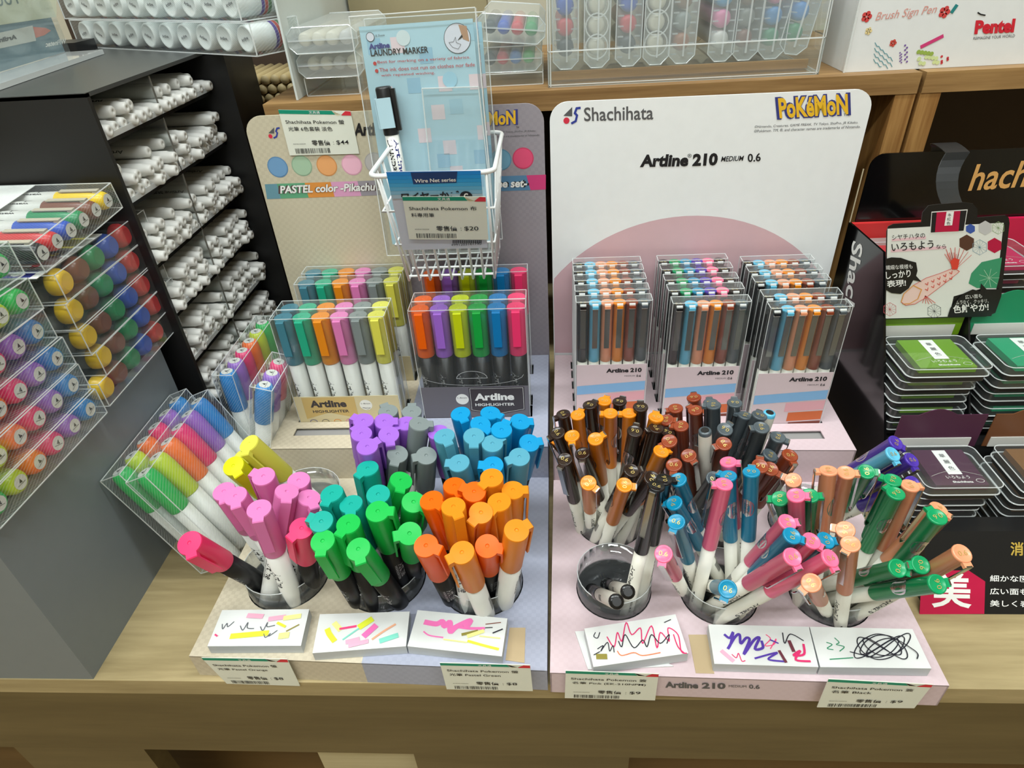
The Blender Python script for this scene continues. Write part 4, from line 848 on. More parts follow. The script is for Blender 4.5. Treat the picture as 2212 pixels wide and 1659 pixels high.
# ================================================================= grey plinth case and the marker stacks on it
GREY = plain('grey_laminate', (120, 128, 132), .42)
GX, GT = -.3555, .165
g = MB(); v, f = box2((-.78, .2585, 0.0), (GX, .482, GT)); g.add(v, f, GREY)
tag(g.build('plinth_case', origin=(-.5, .35, 0)), 'plain grey laminate plinth case carrying the stacked marker packs', 'case')
def mk(name, c): return plain('marker_'+name, c, .3)
MC = dict(blue=(24, 138, 214), purple=(158, 104, 206), pink=(240, 40, 118), orange=(255, 116, 24), lime=(198, 220, 40), green=(34, 190, 92),
    yellow=(234, 192, 40), brown=(122, 70, 52), grn=(30, 140, 88), roy=(40, 84, 186), red=(206, 48, 52), black=(40, 42, 44), yel=(240, 204, 30))
MM = {k: mk(k, c) for k, c in MC.items()}
def ribcap(r, L, label=True, ribs=26):
    """cap profile along +x ending at x=0, finely ribbed"""
    v = []; n = ribs*2; prof = [(-L, .92), (-L+.001, 1.0), (-min(.012, L*.6), 1.0), (-.0035, .90), (-.001, .76), (0, .62)]
    for x, k in prof: v += [(x, r*k*(1 if (i % 2 or k < .95) else .965)*math.cos(2*PI*i/n), r*k*(1 if (i % 2 or k < .95) else .965)*math.sin(2*PI*i/n)) for i in range(n)]
    f = []
    for k in range(len(prof)-1):
        for i in range(n): f.append((k*n+i, (k*n+(i+1) % n), ((k+1)*n+(i+1) % n), (k+1)*n+i))
    f += [tuple(reversed(range(n))), tuple(range((len(prof)-1)*n, len(prof)*n))]
    return v, f
MCAP = {}; 
def marker_cap(c, label, L=.042, r=.0092, clip=False):
    k = (c, label, L, r, clip)
    if k in MCAP: return MCAP[k]
    mb = MB(); v, f = ribcap(r, L); mb.add(v, f, MM[c], True)
    if label:
        mb.add([(.0002, .0051*math.cos(2*PI*i/20), .0051*math.sin(2*PI*i/20)) for i in range(20)], [tuple(range(20))], WHITEP)
        mb.add([(.0004, -.0012, -.0002), (.0004, .0013, -.0008), (.0004, .0003, .0026)], [(0, 1, 2)], INK)
        mb.add([(.0004, -.0034, -.0012), (.0004, .0034, -.0012), (.0004, .0034, -.0015), (.0004, -.0034, -.0015)], [(0, 1, 2, 3)], INK)
    else:
        mb.add([(.0002, .0060*math.cos(2*PI*i/16), .0060*math.sin(2*PI*i/16)) for i in range(16)], [tuple(range(16))], MM[c])
    if clip: mb.add(*box2((-.036, -.0021, r+.0006), (-.004, .0021, r+.0013)), plain('beige_clip', (196, 186, 164), .4)); mb.add(*box2((-.008, -.0021, r-.001), (-.004, .0021, r+.001)), plain('beige_clip', (196, 186, 164), .4))
    MCAP[k] = mb.build('cap', data_only=True); return MCAP[k]
_b = MB(); v, f = lathe([(.0070, -.140), (.0076, -.138), (.0078, -.04)], 18); _b.add([(p[2], p[0], p[1]) for p in v], f, WHITEP, True)
for q in range(3):
    p, ff, a = glyphs(['Artline', 'POSTER MARKER', 'water based'][q], .02); h = [.006, .0022, .0018][q]; ang = [1.2, .6, 1.9][q]
    _b.add([(-.048-.05*x if q == 0 else -.05-.035*x, .00788*math.cos(ang+(y-.5)*h/.0078), .00788*math.sin(ang+(y-.5)*h/.0078)) for x, y in p], ff, INK)
MBAR = _b.build('barrel', data_only=True)
def marker_pack(M, cols, label, group, pitch=.0193, case=HATCH, lab=True, r=.0092, L=.142, H=.0205, extra=0, clip=False, insert=True, e=.0006, caplen=.042):
    """flat clear pack of markers lying side by side; local x = pen axis (caps at x=0), y = across, z = up"""
    t = thing('marker_pack', None, label, 'pen pack', group, M=M); Wd = pitch*len(cols)+.0015+extra
    mb = MB(); casebox(mb, (-L-.002, -pitch/2-.0008, -H/2), (.0022, Wd-pitch/2-.0008, H/2), case, e=e); mb.build('clear_case', t)
    for i, c in enumerate(cols):
        o = put('marker', MBAR, t, M=Matrix.Translation((0, i*pitch, 0)) @ Matrix.Rotation(.35*((i*7) % 3-1), 4, 'X') if not clip else Matrix.Translation((0, i*pitch, 0)))
        put('cap', marker_cap(c, lab, caplen, r, clip), o)
    if insert:
        mb = MB(); mb.add(*box2((-L+.001, -pitch/2, H/2-.0006), (-.062, Wd-pitch/2-.001, H/2-.0003)), WH); mb.build('insert_card', t)
    return t
def frameX(x, y, z, yaw=0.0, flip=False):
    M = Matrix.Translation((x, y, z)) @ Matrix.Rotation(yaw, 4, 'Z')
    return M
NEON = ['green', 'lime', 'orange', 'pink', 'purple', 'blue']
LV = ['bottom', 'second from the bottom', 'third from the bottom', 'fourth from the bottom', 'fifth from the bottom', 'topmost']
za = [.1766, .2000, .2235, .2472, .2712, .2952]
for k in range(6):
    cols = NEON if k < 4 else NEON[::-1]
    y0 = (.2705, .2688, .2676, .2645, .2625, .2655)[k]; x0 = -.345 + (0, .0, -.001, 0, .001, -.001)[k]
    marker_pack(frameX(x0, y0, za[k], (-.01, .004, -.006, .01, -.01, 0)[k]), cols, 'clear neon marker pack, %s of the front stack on the grey case' % LV[k], 'neon marker packs stacked on the grey case', H=.0222)
LV5 = ['bottom', 'second from the bottom', 'middle', 'second from the top', 'topmost']
zb = [.1785, .1995, .2205, .2428, .2640]; yb = [.3955, .4075, .4030, .4020, .4055]
for k in range(5):
    marker_pack(frameX(-.3455, yb[k]-.0005, zb[k]-.0015, .03), ['yellow', 'brown', 'grn', 'roy', 'red'], 'clear round marker pack, %s of the rear stack on the grey case' % LV5[k], 'round marker packs stacked on the grey case', pitch=.0213, lab=False, r=.0099, H=.0205, extra=.020, case=CLEAR, caplen=.011)
zt_ = .2640-.0015+.0104; mb = MB(); mb.add(*box2((-.405, .388, zt_), (-.352, .468, zt_+.0004)), WH)
F = Face((-.405, .388, zt_+.0004), (0, 1, 0), (-1, 0, 0)); YP = plain('label_yellow', (248, 226, 20), .5)
F.poly(mb, [(.050, -.046), (.076, -.046), (.076, -.030), (.050, -.030)], YP, 1, px=False); F.poly(mb, [(.034, -.046), (.048, -.046), (.048, -.030), (.034, -.030)], INK, 1, px=False); F.line(mb, '6', .038, -.043, .009, YP, bold=.04)
F.disc(mb, (.022, -.038), .006, LOGO_RED, 1, px=False, ry=.003); F.poly(mb, [(.002, -.047), (.015, -.047), (.015, -.022), (.002, -.022)], NAVY, 1, px=False); F.disc(mb, (.0085, -.034), .0045, WH, 2, px=False)
tag(mb.build('info_card', origin=(-.38, .43, zt_)), 'white label card with a yellow block and a 6, atop the rear marker stack', 'card')
# the tilted pack lying on top of the rear stack
a, b = atz(78, 545, .2872), atz(252, 430, .2955)
m_ = (a+b)/2; yv = V((.0035, (b-a).y*.985, (b-a).z)); pit = yv.length/5; yv.normalize(); xv = V((1, -yv.x/yv.y, 0)).normalized(); zv = xv.cross(yv); a0_ = m_-yv*pit*2.5-V((0, .0018, 0))
tp = marker_pack(Matrix(((xv.x, yv.x, zv.x, a0_.x), (xv.y, yv.y, zv.y, a0_.y), (xv.z, yv.z, zv.z, a0_.z), (0, 0, 0, 1))), ['black', 'red', 'roy', 'grn', 'brown', 'yel'], 'clear pack of black to yellow markers lying askew atop the rear stack',
    'round marker packs stacked on the grey case', pitch=pit, r=pit*.47, H=.0205, L=.125, case=HATCH, clip=True)
# price tag lying at the far left on the stack
F0 = atz(-40, 400, .2995); q = [atz(*p, .2990) for p in ((-60, 385), (55, 372), (-10, 404), (-60, 420))]
mb = MB(); mb.add([tuple(p) for p in q]+[tuple(p+V((0, 0, .0006))) for p in q], [(3, 2, 1, 0), (4, 5, 6, 7), (0, 1, 5, 4), (1, 2, 6, 5), (2, 3, 7, 6), (3, 0, 4, 7)], WH)
F = Face(q[0]+V((0, 0, .0007)), q[1]-q[0], (0, 1, 0)); F.poly(mb, [(-40, 392), (20, 384), (10, 392), (-40, 402)], NAVY, 1)
tag(mb.build('info_card', origin=q[0]), 'small white printed card lying at the left on the marker packs', 'card')

# ---- neon packs leaning on the grey case, caps up
def lean_pack(foot, top, y0, label, group, pitch=.0187, L=None, thick=.0195, cols=NEON, M=None):
    f = V((foot[0], y0, foot[1])); t = V((top[0], y0, top[1])); x = (t-f).normalized(); y = V((0, 1, 0)); z = x.cross(y)
    M = Matrix(((x.x, y.x, z.x, t.x), (x.y, y.y, z.y, t.y), (x.z, y.z, z.z, t.z), (0, 0, 0, 1)))
    return marker_pack(M, cols, label, group, pitch=pitch, L=(t-f).length-.002, H=thick, case=HATCH, clip=True, insert=False, r=.0085)
G3 = 'clear neon marker packs standing beside the grey case'
_b = MB(); v, f = lathe([(.0066, -.112), (.0076, -.110), (.0078, -.04)], 18); _b.add([(p[2], p[0], p[1]) for p in v], f, WHITEP, True)
for q in range(3):
    p, ff, a = glyphs(['Artline', 'POSTER MARKER', 'water based'][q], .02); h = [.006, .0022, .0018][q]; ang = [1.2, .6, 1.9][q]
    _b.add([(-.048-.045*x if q == 0 else -.05-.035*x, .00788*math.cos(ang+(y-.5)*h/.0078), .00788*math.sin(ang+(y-.5)*h/.0078)) for x, y in p], ff, INK)
MBAR_L = MBAR; MBAR = _b.build('barrel', data_only=True)
p1 = lean_pack((-.3010, .0105), (-.3435, .1190), .3620, 'clear pack of six neon markers leaning on the grey case, the one touching it', G3)
p2 = lean_pack((-.2785, .0105), (-.3220, .1190), .3600, 'clear pack of six neon markers leaning towards the grey case, the outer of two', G3)
mb = MB(); M = p2.matrix_world.copy()
v, f = box2((-.113, .020, .01005), (-.078, .062, .0104)); mb.add(v, f, WH)
Fm = Face(M @ V((-.113, .020, .0105)), M.to_3x3() @ V((0, 1, 0)), M.to_3x3() @ V((1, 0, 0)))
m2 = MB(); Fm.poly(m2, [(.012, .003), (.040, .003), (.040, .030), (.012, .030)], NAVY, 1, px=False); Fm.poly(m2, [(.0132, .0042), (.0388, .0042), (.0388, .0262), (.0132, .0262)], plain('lilac_print', (196, 196, 226), .5), 2, px=False)
for cx, cy in ((.019, .022), (.026, .015), (.034, .008)): Fm.disc(m2, (cx, cy), .003, LOGO_RED, 3, px=False)
Fm.line(m2, 'SHINY', .002, .031, .004, plain('lime_print', (206, 214, 60), .5), w=.02, bold=.05, lay=3)
mb2 = MB(); Mi = M.inverted(); mb2.mats = m2.mats; mb2.v = [tuple(Mi @ V(p)) for p in m2.v]; mb2.f = m2.f; mb2.mi = m2.mi; mb2.sm = m2.sm
shiftjoin(mb, mb2, V((0, 0, 0))); o = mb.build('insert_card', p2)
p3 = lean_pack((-.3045, .0025), (-.3010, .1320), .4815, 'clear neon marker pack standing upright between cabinet and beige display', G3, pitch=.0182, cols=NEON[::-1])
p4 = lean_pack((-.2965, .0025), (-.2585, .1300), .4620, 'clear pack with blue and purple markers propped against the beige display', G3, pitch=.0186, cols=['blue', 'purple', 'pink'])
MBAR = MBAR_L

# ================================================================= black cabinet of white pens
BLK = plain('black_laminate', (20, 20, 21), .45); CX, CY0, CY1 = -.3386, .4954, .690; CZ = .3701
BLKT = plain('black_laminate_top', (62, 64, 64), .35)
cabt = thing('pen_cabinet', (-.5, .6, 0), 'black cabinet with open tiers of white pens, behind the marker stacks', 'cabinet')
mb = MB(); mb.add(*box2((-.95, CY0, 0), (CX, CY0+.004, CZ-.0005)), BLK); child(cabt, mb, 'front_panel')
mb = MB(); mb.add(*box2((-.95, CY0, CZ-.003), (CX, .80, CZ)), BLKT); child(cabt, mb, 'top_panel')
mb = MB(); mb.add(*box2((-.95, CY1, 0), (-.317, CY1+.012, CZ-.0035)), BLK); mb.add(*box2((-.95, CY1+.012, 0), (-.335, .80, CZ-.0035)), BLK); child(cabt, mb, 'rear_panel')
mb = MB(); mb.add(*box2((-.62, CY0+.005, 0), (-.60, CY1-.001, CZ-.0035)), BLK); child(cabt, mb, 'left_panel')
SH = [.3352, .2858, .2312, .1832, .1325, .0830]
SMK = clear('smoky_shelf', tint=(150, 152, 150), haze=.10, gloss=1.0)
for k, z in enumerate(SH):
    mb = MB(); mb.add(*box2((-.599, CY0+.0045, z-.003), (CX-.001, CY1-.0005, z)), plain('tier_board', (44, 44, 44), .25)); mb.add(*box2((CX-.0035, CY0+.0045, z-.003), (CX-.0010, CY1-.0005, z+.004)), EDGE); child(cabt, mb, 'shelf')
YM = .588
mb = MB(); mb.add(*box2((CX-.16, YM-.0008, .084), (CX-.001, YM+.0008, CZ-.004)), CLEAR); mb.add(*box2((CX-.002, YM-.0006, .084), (CX-.001, YM+.0006, CZ-.004)), plain('divider_edge', (120, 116, 108), .3)); child(cabt, mb, 'divider')
WP = MB(); v, f = lathe([(.0052, -.138), (.0054, -.05), (.0054, -.008), (.0047, -.0055), (.0044, -.001), (.0036, 0), (.0012, 0), (.0010, -.0008)], 16); WP.add([(p[2], p[0], p[1]) for p in v], f, plain('white_pen', (226, 226, 222), .35), True)
p, ff, a = glyphs('Artline SUPREME', .02); WP.add([(-.02-.05*x, .00555*math.cos(1.9+(y-.5)*.5), .00555*math.sin(1.9+(y-.5)*.5)) for x, y in p], ff, LOGO_GREY)
WPM = WP.build('white_pen', data_only=True)
ORD2 = ['', 'first']+ORD[1:]
TN = ['top', 'second', 'third', 'fourth', 'fifth', 'lowest']
top = [.0345, .0420, .0420, .0400, .0410, .0300]
for k, z in enumerate(SH):
    for half, (ya, yb_) in enumerate(((CY0+.011, YM-.0070), (YM+.0070, CY1-.0065))):
        rows = 2 if k == 0 else 3
        n = int((yb_-ya)/.0113)+1; st = (yb_-ya)/(n-1)
        for r in range(rows):
            cnt = 0
            for i in range(n-(r % 2)):
                if r == rows-1 and random.random() < .25: continue
                if r == 1 and k == 0 and half == 1 and i in (2,): continue
                y = ya+st*(i+.5*(r % 2)); zz = z+.0058+r*.0101
                x = CX+random.uniform(-.002, .007)-(.004 if r == rows-1 else 0)
                M = Matrix.Translation((x, y, zz)) @ Matrix.Rotation(random.uniform(-.006, .006), 4, 'Z') @ Matrix.Rotation(random.uniform(0, 6), 4, 'X')
                o = put('white_pen', WPM, None, M=M)
                rn = ['bottom row', 'second row', 'third row'][r]
                cnt = cnt+1; tag(o, 'white pen, %s tier, %s half, %s, %s from the near end' % (TN[k], 'near' if half == 0 else 'far', rn, ORD2[cnt]), 'pen', 'white pens in the %s tier %s half %s' % (TN[k], 'near' if half == 0 else 'far', rn))
# ---- packs of ten fat white-capped markers on top
A, B = atz(172, 101, .3706), atz(556, 122, .3706); ex = (B-A); Lp = ex.length; ex.normalize(); ey = V((-ex.y, ex.x, 0)); pt = Lp/10
WCM = plain('white_cap', (226, 230, 228), .35); TAPE = [plain('band_purple', (90, 70, 150), .5), plain('band_red', (190, 80, 70), .5), plain('band_green', (90, 130, 90), .5)]
mb = MB(); v, f = lathe([(.0105, -.050), (.0118, -.048), (.0118, -.006), (.0112, -.001), (.0100, 0), (.0092, -.0006), (.0002, -.0007)], 24); mb.add([(p[0], -p[2], p[1]) for p in v], [tuple(reversed(q)) for q in f], WCM, True)
for q in range(3):
    v, f = lathe([(.01185, .026+q*.004), (.01185, .0295+q*.004)], 24, False, False); mb.add([(p[0], p[2], p[1]) for p in v], f, TAPE[q], True)
p, ff, a = glyphs('Artline', .03); mb.add([((x-.5)*.010, -.0004, (y-.5)*.0028) for x, y in p], ff, LOGO_GREY)
FAT = mb.build('marker', data_only=True)
for lay in range(2):
    o3 = A+ex*(-.012 if lay else 0)+ey*(.002 if lay else 0)+V((0, 0, .0272*lay+.0001)) - ex*0
    M = Matrix(((ex.x, ey.x, 0, o3.x), (ex.y, ey.y, 0, o3.y), (0, 0, 1, o3.z), (0, 0, 0, 1)))
    t = thing('marker_pack', None, 'clear pack of ten fat white-capped markers, %s of two on the black cabinet' % ('upper' if lay else 'lower'), 'pen pack', 'white marker packs on the black cabinet', M=M)
    mb = MB(); casebox(mb, (0, 0, 0), (Lp, .054, .0262), HATCH, e=.0009); mb.build('clear_case', t)
    for i in range(10): put('marker', FAT, t, M=Matrix.Translation(((i+.5)*pt, .003, .0131)) @ Matrix.Rotation(.3*((i*5) % 3-1), 4, 'Y'))
# ---- acrylic sign holder seen from behind, mirrored print
A, B = atz(0, 165, .372), atz(148, 118, .372); ex = (B-A).normalized(); n_ = V((ex.y, -ex.x, 0)); A0 = A-ex*.12
SGN = thing('sign_holder', A0, 'acrylic sign holder with a mirrored price sheet at the top left', 'sign')
mb = MB(); SM = Matrix(((ex.x, -n_.x, 0, A0.x), (ex.y, -n_.y, 0, A0.y), (0, 0, 1, .3705), (0, 0, 0, 1))); Ls = (B-A0).length
mb.add(*box2((0, -.003, .004), (Ls, .000, .16)), CLEAR, M=SM); mb.add(*box2((0, -.035, 0), (Ls, .010, .004)), EDGE, M=SM); child(SGN, mb, 'acrylic_stand')
mb = MB(); mb.add(*box2((0, .0005, .0045), (Ls-.0035, .0012, .16)), plain('blue_grey_sheet', (120, 146, 158), .5), M=SM)
F = Face(SM @ V((0, .0004, 0)), ex, (0, 0, 1)); F.n = V(F.n)
tl = F.uv(0, 52)
F.poly(mb, [(-80, -90), (122, -30), (122, 36), (-80, 66)], plain('cream_sheet', (226, 228, 204), .5), 1)
F.poly(mb, [(-80, 88), (70, 55), (78, 88), (-80, 122)], WHITEP, 1)
F.poly(mb, [(71, 58), (98, 60), (110, 66), (96, 76), (77, 82)], plain('coral_tip', (228, 140, 126), .5), 1)
F.text(mb, 'Artline', (36, 84), (-10, 94), (34, 74), LOGO_GREY, 3, bold=.04)
F.text(mb, 'WFinetec', (142, 94), (98, 102), (142, 83), WH, 3, bold=.03)
F.text(mb, '1000', (40, 8), (-30, 18), (34, -22), plain('grey_green', (110, 130, 128), .5), 3, shear=.2)
child(SGN, mb, 'price_sheet')
mb = MB(); q0 = atz(165, 108, .372); v, f = box((q0.x-.012, q0.y+.0, .3755), (.05, .035, .010)); mb.add(v, f, BLACKP); tag(mb.build('magnet_block', origin=(q0.x, q0.y, .3705)), 'small black block beside the sign holder on the cabinet', 'block')

# ================================================================= notepads, price cards
def slab(q, z0, z1, name, label, cat, group=None, mat=WHITE):
    n = len(q); mb = MB(); v = [(p.x, p.y, z0) for p in q]+[(p.x, p.y, z1) for p in q]
    mb.add(v, [tuple(reversed(range(n))), tuple(range(n, 2*n))]+[(i, (i+1) % n, (i+1) % n+n, i+n) for i in range(n)], mat); return mb
MK = lambda n, c: plain('ink_'+n, c, .6)
PAPER_E = plain('paper_edges', (204, 208, 210), .7)
INKS = dict(gr=MK('grey', (96, 100, 106)), ye=MK('yellow', (232, 240, 60)), py=MK('pale_yellow', (244, 240, 150)), pk=MK('pink', (250, 120, 190)), pp=MK('pale_pink', (240, 176, 200)), hp=MK('hot', (250, 70, 130)),
    ol=MK('olive', (150, 140, 60)), te=MK('teal', (130, 216, 196)), sa=MK('salmon', (240, 176, 140)), br=MK('brown', (130, 70, 50)), bk=MK('black', (24, 24, 40)), pu=MK('purple', (86, 56, 170)), em=MK('emerald', (30, 140, 96)), mr=MK('maroon', (110, 46, 60)), ma=MK('magenta', (226, 40, 110)), og=MK('orange', (244, 130, 80)))
def z8(x, y): return (400+x*.3617, 1280+y*.3617)
def zr(x, y): return (1160+x*.4756, 1300+y*.4756)
def notepad(px, label, strokes, zf, z1=.034, z0=BH+.0002):
    q = [atz(*p, z1) for p in px]; q = [q[3], q[2], q[1], q[0]]
    mb = slab(q, z0, z1, '', '', '', mat=PAPER_E); mb.add([(p.x, p.y, z1+.0001) for p in q], [(0, 1, 2, 3)], WHITE)
    for k in range(1, 8):
        zz = z0+(z1-z0)*k/8
        mb.add([(p.x, p.y, zz-.00012) for p in q]+[(p.x, p.y, zz+.00012) for p in q], [(0, 1, 5, 4), (1, 2, 6, 5)], PAPER_E)
    F = Face((q[0].x, q[0].y, z1+.0002), (1, 0, 0), (0, 1, 0))
    for i, (c, w, pts) in enumerate(strokes): F.stroke(mb, [zf(*p) for p in pts], w, INKS[c], 2+i*.3, soft=5)
    c = sum(q, V((0, 0, 0)))/4
    return tag(mb.build('notepad', origin=(c.x, c.y, z0)), label, 'notepad', 'white scribble pads along the front lips')
notepad(((480, 1318), (668, 1316), (650, 1395), (448, 1396)), 'white test pad with grey ticks and a yellow bar, leftmost pad', [
 ('gr', .0007, [(222, 190), (225, 218), (250, 185), (255, 205), (292, 175)]), ('gr', .0007, [(330, 200), (345, 225), (375, 180), (372, 212), (410, 216)]), ('gr', .0007, [(450, 205), (465, 228), (492, 180), (490, 205), (535, 197)]),
 ('ye', .0045, [(278, 262), (490, 243)]), ('gr', .0006, [(470, 248), (480, 270), (510, 245), (500, 262), (550, 228)]), ('ol', .001, [(605, 232), (680, 193)]), ('pp', .004, [(378, 139), (460, 144)]), ('pp', .004, [(505, 160), (592, 148)]),
 ('py', .004, [(595, 155), (685, 142)]), ('ye', .002, [(553, 183), (597, 205)]), ('py', .005, [(568, 262), (612, 256)]), ('hp', .0012, [(180, 253), (192, 262)])], z8)
notepad(((691, 1327), (885, 1321), (877, 1396), (675, 1411)), 'white test pad with short neon dashes, second pad from the left', [
 ('ye', .004, [(850, 222), (862, 250), (890, 288)]), ('py', .004, [(893, 185), (925, 222)]), ('hp', .0018, [(925, 218), (1020, 202)]), ('te', .0012, [(942, 282), (1042, 212)]), ('ye', .005, [(1045, 205), (1112, 162)]),
 ('pk', .0048, [(1072, 258), (1135, 202)]), ('sa', .0016, [(1118, 280), (1190, 230), (1255, 192)]), ('te', .004, [(1168, 290), (1265, 258)]), ('pp', .0035, [(965, 298), (1035, 280)]), ('pp', .0035, [(982, 318), (1088, 293)])], z8)
notepad(((902, 1318), (1096, 1336), (1084, 1418), (880, 1396)), 'white test pad with a thick pink scrawl, third pad from the left', [
 ('pk', .0042, [(1435, 178), (1500, 188), (1535, 175), (1550, 200), (1580, 180), (1585, 232), (1620, 205), (1700, 170), (1680, 205)]), ('pk', .0022, [(1620, 205), (1700, 215), (1785, 215)]), ('br', .0007, [(1795, 190), (1885, 180)]),
 ('bk', .0007, [(1793, 212), (1835, 210)]), ('bk', .001, [(1838, 243), (1895, 220)]), ('ol', .0022, [(1655, 252), (1745, 232)]), ('pk', .0010, [(1425, 235), (1460, 258), (1540, 270)]), ('py', .003, [(1690, 262), (1780, 232)]), ('ye', .002, [(1690, 292), (1790, 320), (1870, 340)]), ('py', .001, [(1760, 262), (1880, 275)]), ('py', .001, [(1545, 282), (1680, 300)])], z8)
q = [atz(*p, BH+.0004) for p in ((1242, 1365), (1300, 1362), (1455, 1440), (1270, 1447))]; q = q[::-1]
mb = slab(q, BH+.0002, BH+.0012, '', '', ''); tag(mb.build('paper_sheet', origin=q[0]), 'loose white sheet lying under the tilted scribble pad', 'paper')
notepad(((1262, 1358), (1459, 1327), (1487, 1411), (1282, 1441)), 'tilted white test pad with pink zigzags, on a loose sheet', [
 ('ma', .0008, [(318, 160), (350, 205), (365, 140), (385, 180), (405, 95), (430, 150), (470, 120), (480, 190), (520, 110), (545, 210), (560, 140), (600, 180), (595, 120), (640, 150), (655, 225), (680, 235)]),
 ('bk', .0006, [(265, 140), (258, 158), (275, 165), (285, 140)]), ('bk', .0006, [(275, 215), (300, 200), (290, 225), (320, 185), (330, 225), (345, 200), (350, 230)]), ('bk', .0007, [(370, 180), (385, 205), (400, 150), (440, 210), (480, 175), (500, 205), (520, 150), (560, 190), (600, 150), (590, 190)]),
 ('og', .0007, [(365, 225), (385, 245), (440, 232), (480, 245), (560, 232)]), ('ma', .0008, [(620, 150), (640, 205), (670, 235)]), ('bk', .0006, [(578, 95), (607, 82)]), ('ol', .004, [(275, 250), (312, 250)]), ('bk', .0006, [(258, 243), (285, 228)])], zr, z1=.0355, z0=BH+.0014)
notepad(((1530, 1349), (1747, 1354), (1768, 1441), (1543, 1434)), 'white test pad with purple lettering scrawl, between two pads of the pink display', [
 ('pu', .0018, [(852, 150), (875, 165), (890, 140), (880, 190), (868, 212), (900, 160), (920, 150), (925, 190), (950, 165), (965, 175), (940, 238), (985, 175), (1010, 165), (990, 215), (1025, 210), (1020, 180)]),
 ('pp', .003, [(840, 225), (890, 268)]), ('ma', .0006, [(885, 240), (905, 255), (915, 235), (930, 270), (945, 268)]), ('hp', .0006, [(1040, 150), (1060, 170), (1035, 200), (1075, 195), (1085, 170), (1060, 215)]), ('pu', .0013, [(990, 258), (1090, 232), (1050, 262), (1120, 272)]),
 ('bk', .0007, [(1115, 142), (1125, 190), (1150, 148), (1210, 178)]), ('mr', .0024, [(1145, 180), (1165, 225)]), ('mr', .002, [(1100, 225), (1130, 275)]), ('ma', .0015, [(1210, 195), (1212, 240), (1165, 245), (1195, 225), (1175, 265), (1240, 272)]), ('pu', .001, [(1060, 175), (1095, 190)])], zr)
_o = [(1420+(60+55*math.sin(i*.62))*1.9+i*2.2*.6, 205+48*math.cos(i*.93)+12*math.sin(i*.4)) for i in range(52)]
notepad(((1749, 1354), (1971, 1359), (2012, 1444), (1772, 1441)), 'white test pad with a dense black loop scribble, rightmost pad', [
 ('em', .0006, [(1315, 185), (1340, 195), (1318, 212), (1345, 218)]), ('em', .0006, [(1352, 165), (1372, 185), (1360, 195), (1395, 205), (1375, 225)]), ('em', .0007, [(1330, 262), (1435, 255)]),
 ('bk', .0007, [(1422, 228)]+[(min(max(x, 1440), 1700), y) for x, y in _o]+[(1700, 215), (1728, 240), (1725, 262)])], zr)
# adhesive residue rectangles on the trays
GL = plain('brown_tape', (190, 168, 132), .4)
for px, lab in ((((1101, 1356), (1135, 1356), (1133, 1432), (1092, 1426)), 'beige'), (((1487, 1371), (1527, 1371), (1543, 1455), (1503, 1454)), 'pink')):
    q = [atz(*p, BH+.0003) for p in px][::-1]; mb = slab(q, BH+.0001, BH+.0004, '', '', '', mat=GL)
    tag(mb.build('tape_patch', origin=q[0]), 'patch of brown sticky tape on the tray of the %s display' % lab, 'tape')
GRN = plain('tag_green', (0, 140, 110), .5); TAGW = plain('tag_paper', (226, 228, 214), .5); TAGR = plain('tag_red', (214, 44, 60), .5); TAGC = plain('tag_cream', (232, 222, 190), .5)
def price_card(F, px, lines, price, name, label, thick=.0005, bar=True):
    """px: TL, TR, BR, BL of the card in the photograph"""
    uv = [F.uv(*p) for p in px]; TL, TR, BR, BL = [V(p) for p in uv]
    def P(a, b): return tuple(BL*(1-a)*(1-b)+BR*a*(1-b)+TL*(1-a)*b+TR*a*b)
    mb = MB(); q = [F.P(*P(a, b), h) for h in (-thick, 0) for a, b in ((0, 0), (1, 0), (1, 1), (0, 1))]
    mb.add(q, [(3, 2, 1, 0), (4, 5, 6, 7), (0, 1, 5, 4), (1, 2, 6, 5), (2, 3, 7, 6), (3, 0, 4, 7)], TAGW)
    def poly(pts, m, lay): F.poly(mb, [P(*p) for p in pts], m, lay, px=False)
    def text(s, a, b, w, h, lay=3, bold=.0): F.text(mb, s, P(a, b), P(a+w, b), P(a, b+h), INK if s != TOP else WH, lay, bold=bold, px=False)
    TOP = '\u6587\u5177\u901a'
    poly([(0, .915), (.78, .915), (.74, 1), (0, 1)], GRN, 1); poly([(.78, .915), (.86, .915), (.80, .89), (.74, 1)], TAGC, 1); poly([(.86, .915), (.92, .97), (.93, .915)], GRN, 1)
    poly([(.86, .9), (1, .9), (1, .99), (.93, 1), (.89, .95)], TAGR, 2)
    text(TOP, .42, .928, .15, .06)
    for i, (s, w) in enumerate(lines): text(s, .06+.015*i, .70-.155*i, w, .095, bold=.005)
    text('\u96f6\u552e\u50f9', .36, .215, .26, .125, bold=.01); text(':', .665, .23, .008, .07); text(price, .71, .22, .175 if len(price) > 2 else .12, .11, bold=.005)
    text('4549441020599', .09, .245, .18, .022)
    x = .10; rnd = random.Random(len(label))
    while x < .60: w = rnd.choice((.004, .006, .010)); poly([(x, .04), (x+w, .04), (x+w, .155), (x, .155)], INK, 2); x += w+rnd.choice((.005, .008, .012))
    return tag(mb.build(name, origin=F.P(*P(.5, .5))), label, 'price tag', 'shop price cards')
def tiltface(px, y, lean):
    """plane through the card's top edge leaning outwards by lean (dy per dz)"""
    a = aty(*px[0], y); b = aty(*px[1], y); return Face(a, (b-a), V((0, lean, 1)))
c = ((435, 1421), (620, 1424), (648, 1482), (490, 1477))
price_card(tiltface(c, .2560, .0), c, [('Shachihata Pokemon \u87a2', .78), ('\u5149\u7b46 Pastel Orange', .62)], '$8', 'price_card', 'price card reading Pastel Orange, $8, on the left end of the beige display lip')
c = ((950, 1432), (1145, 1437), (1151, 1493), (965, 1489))
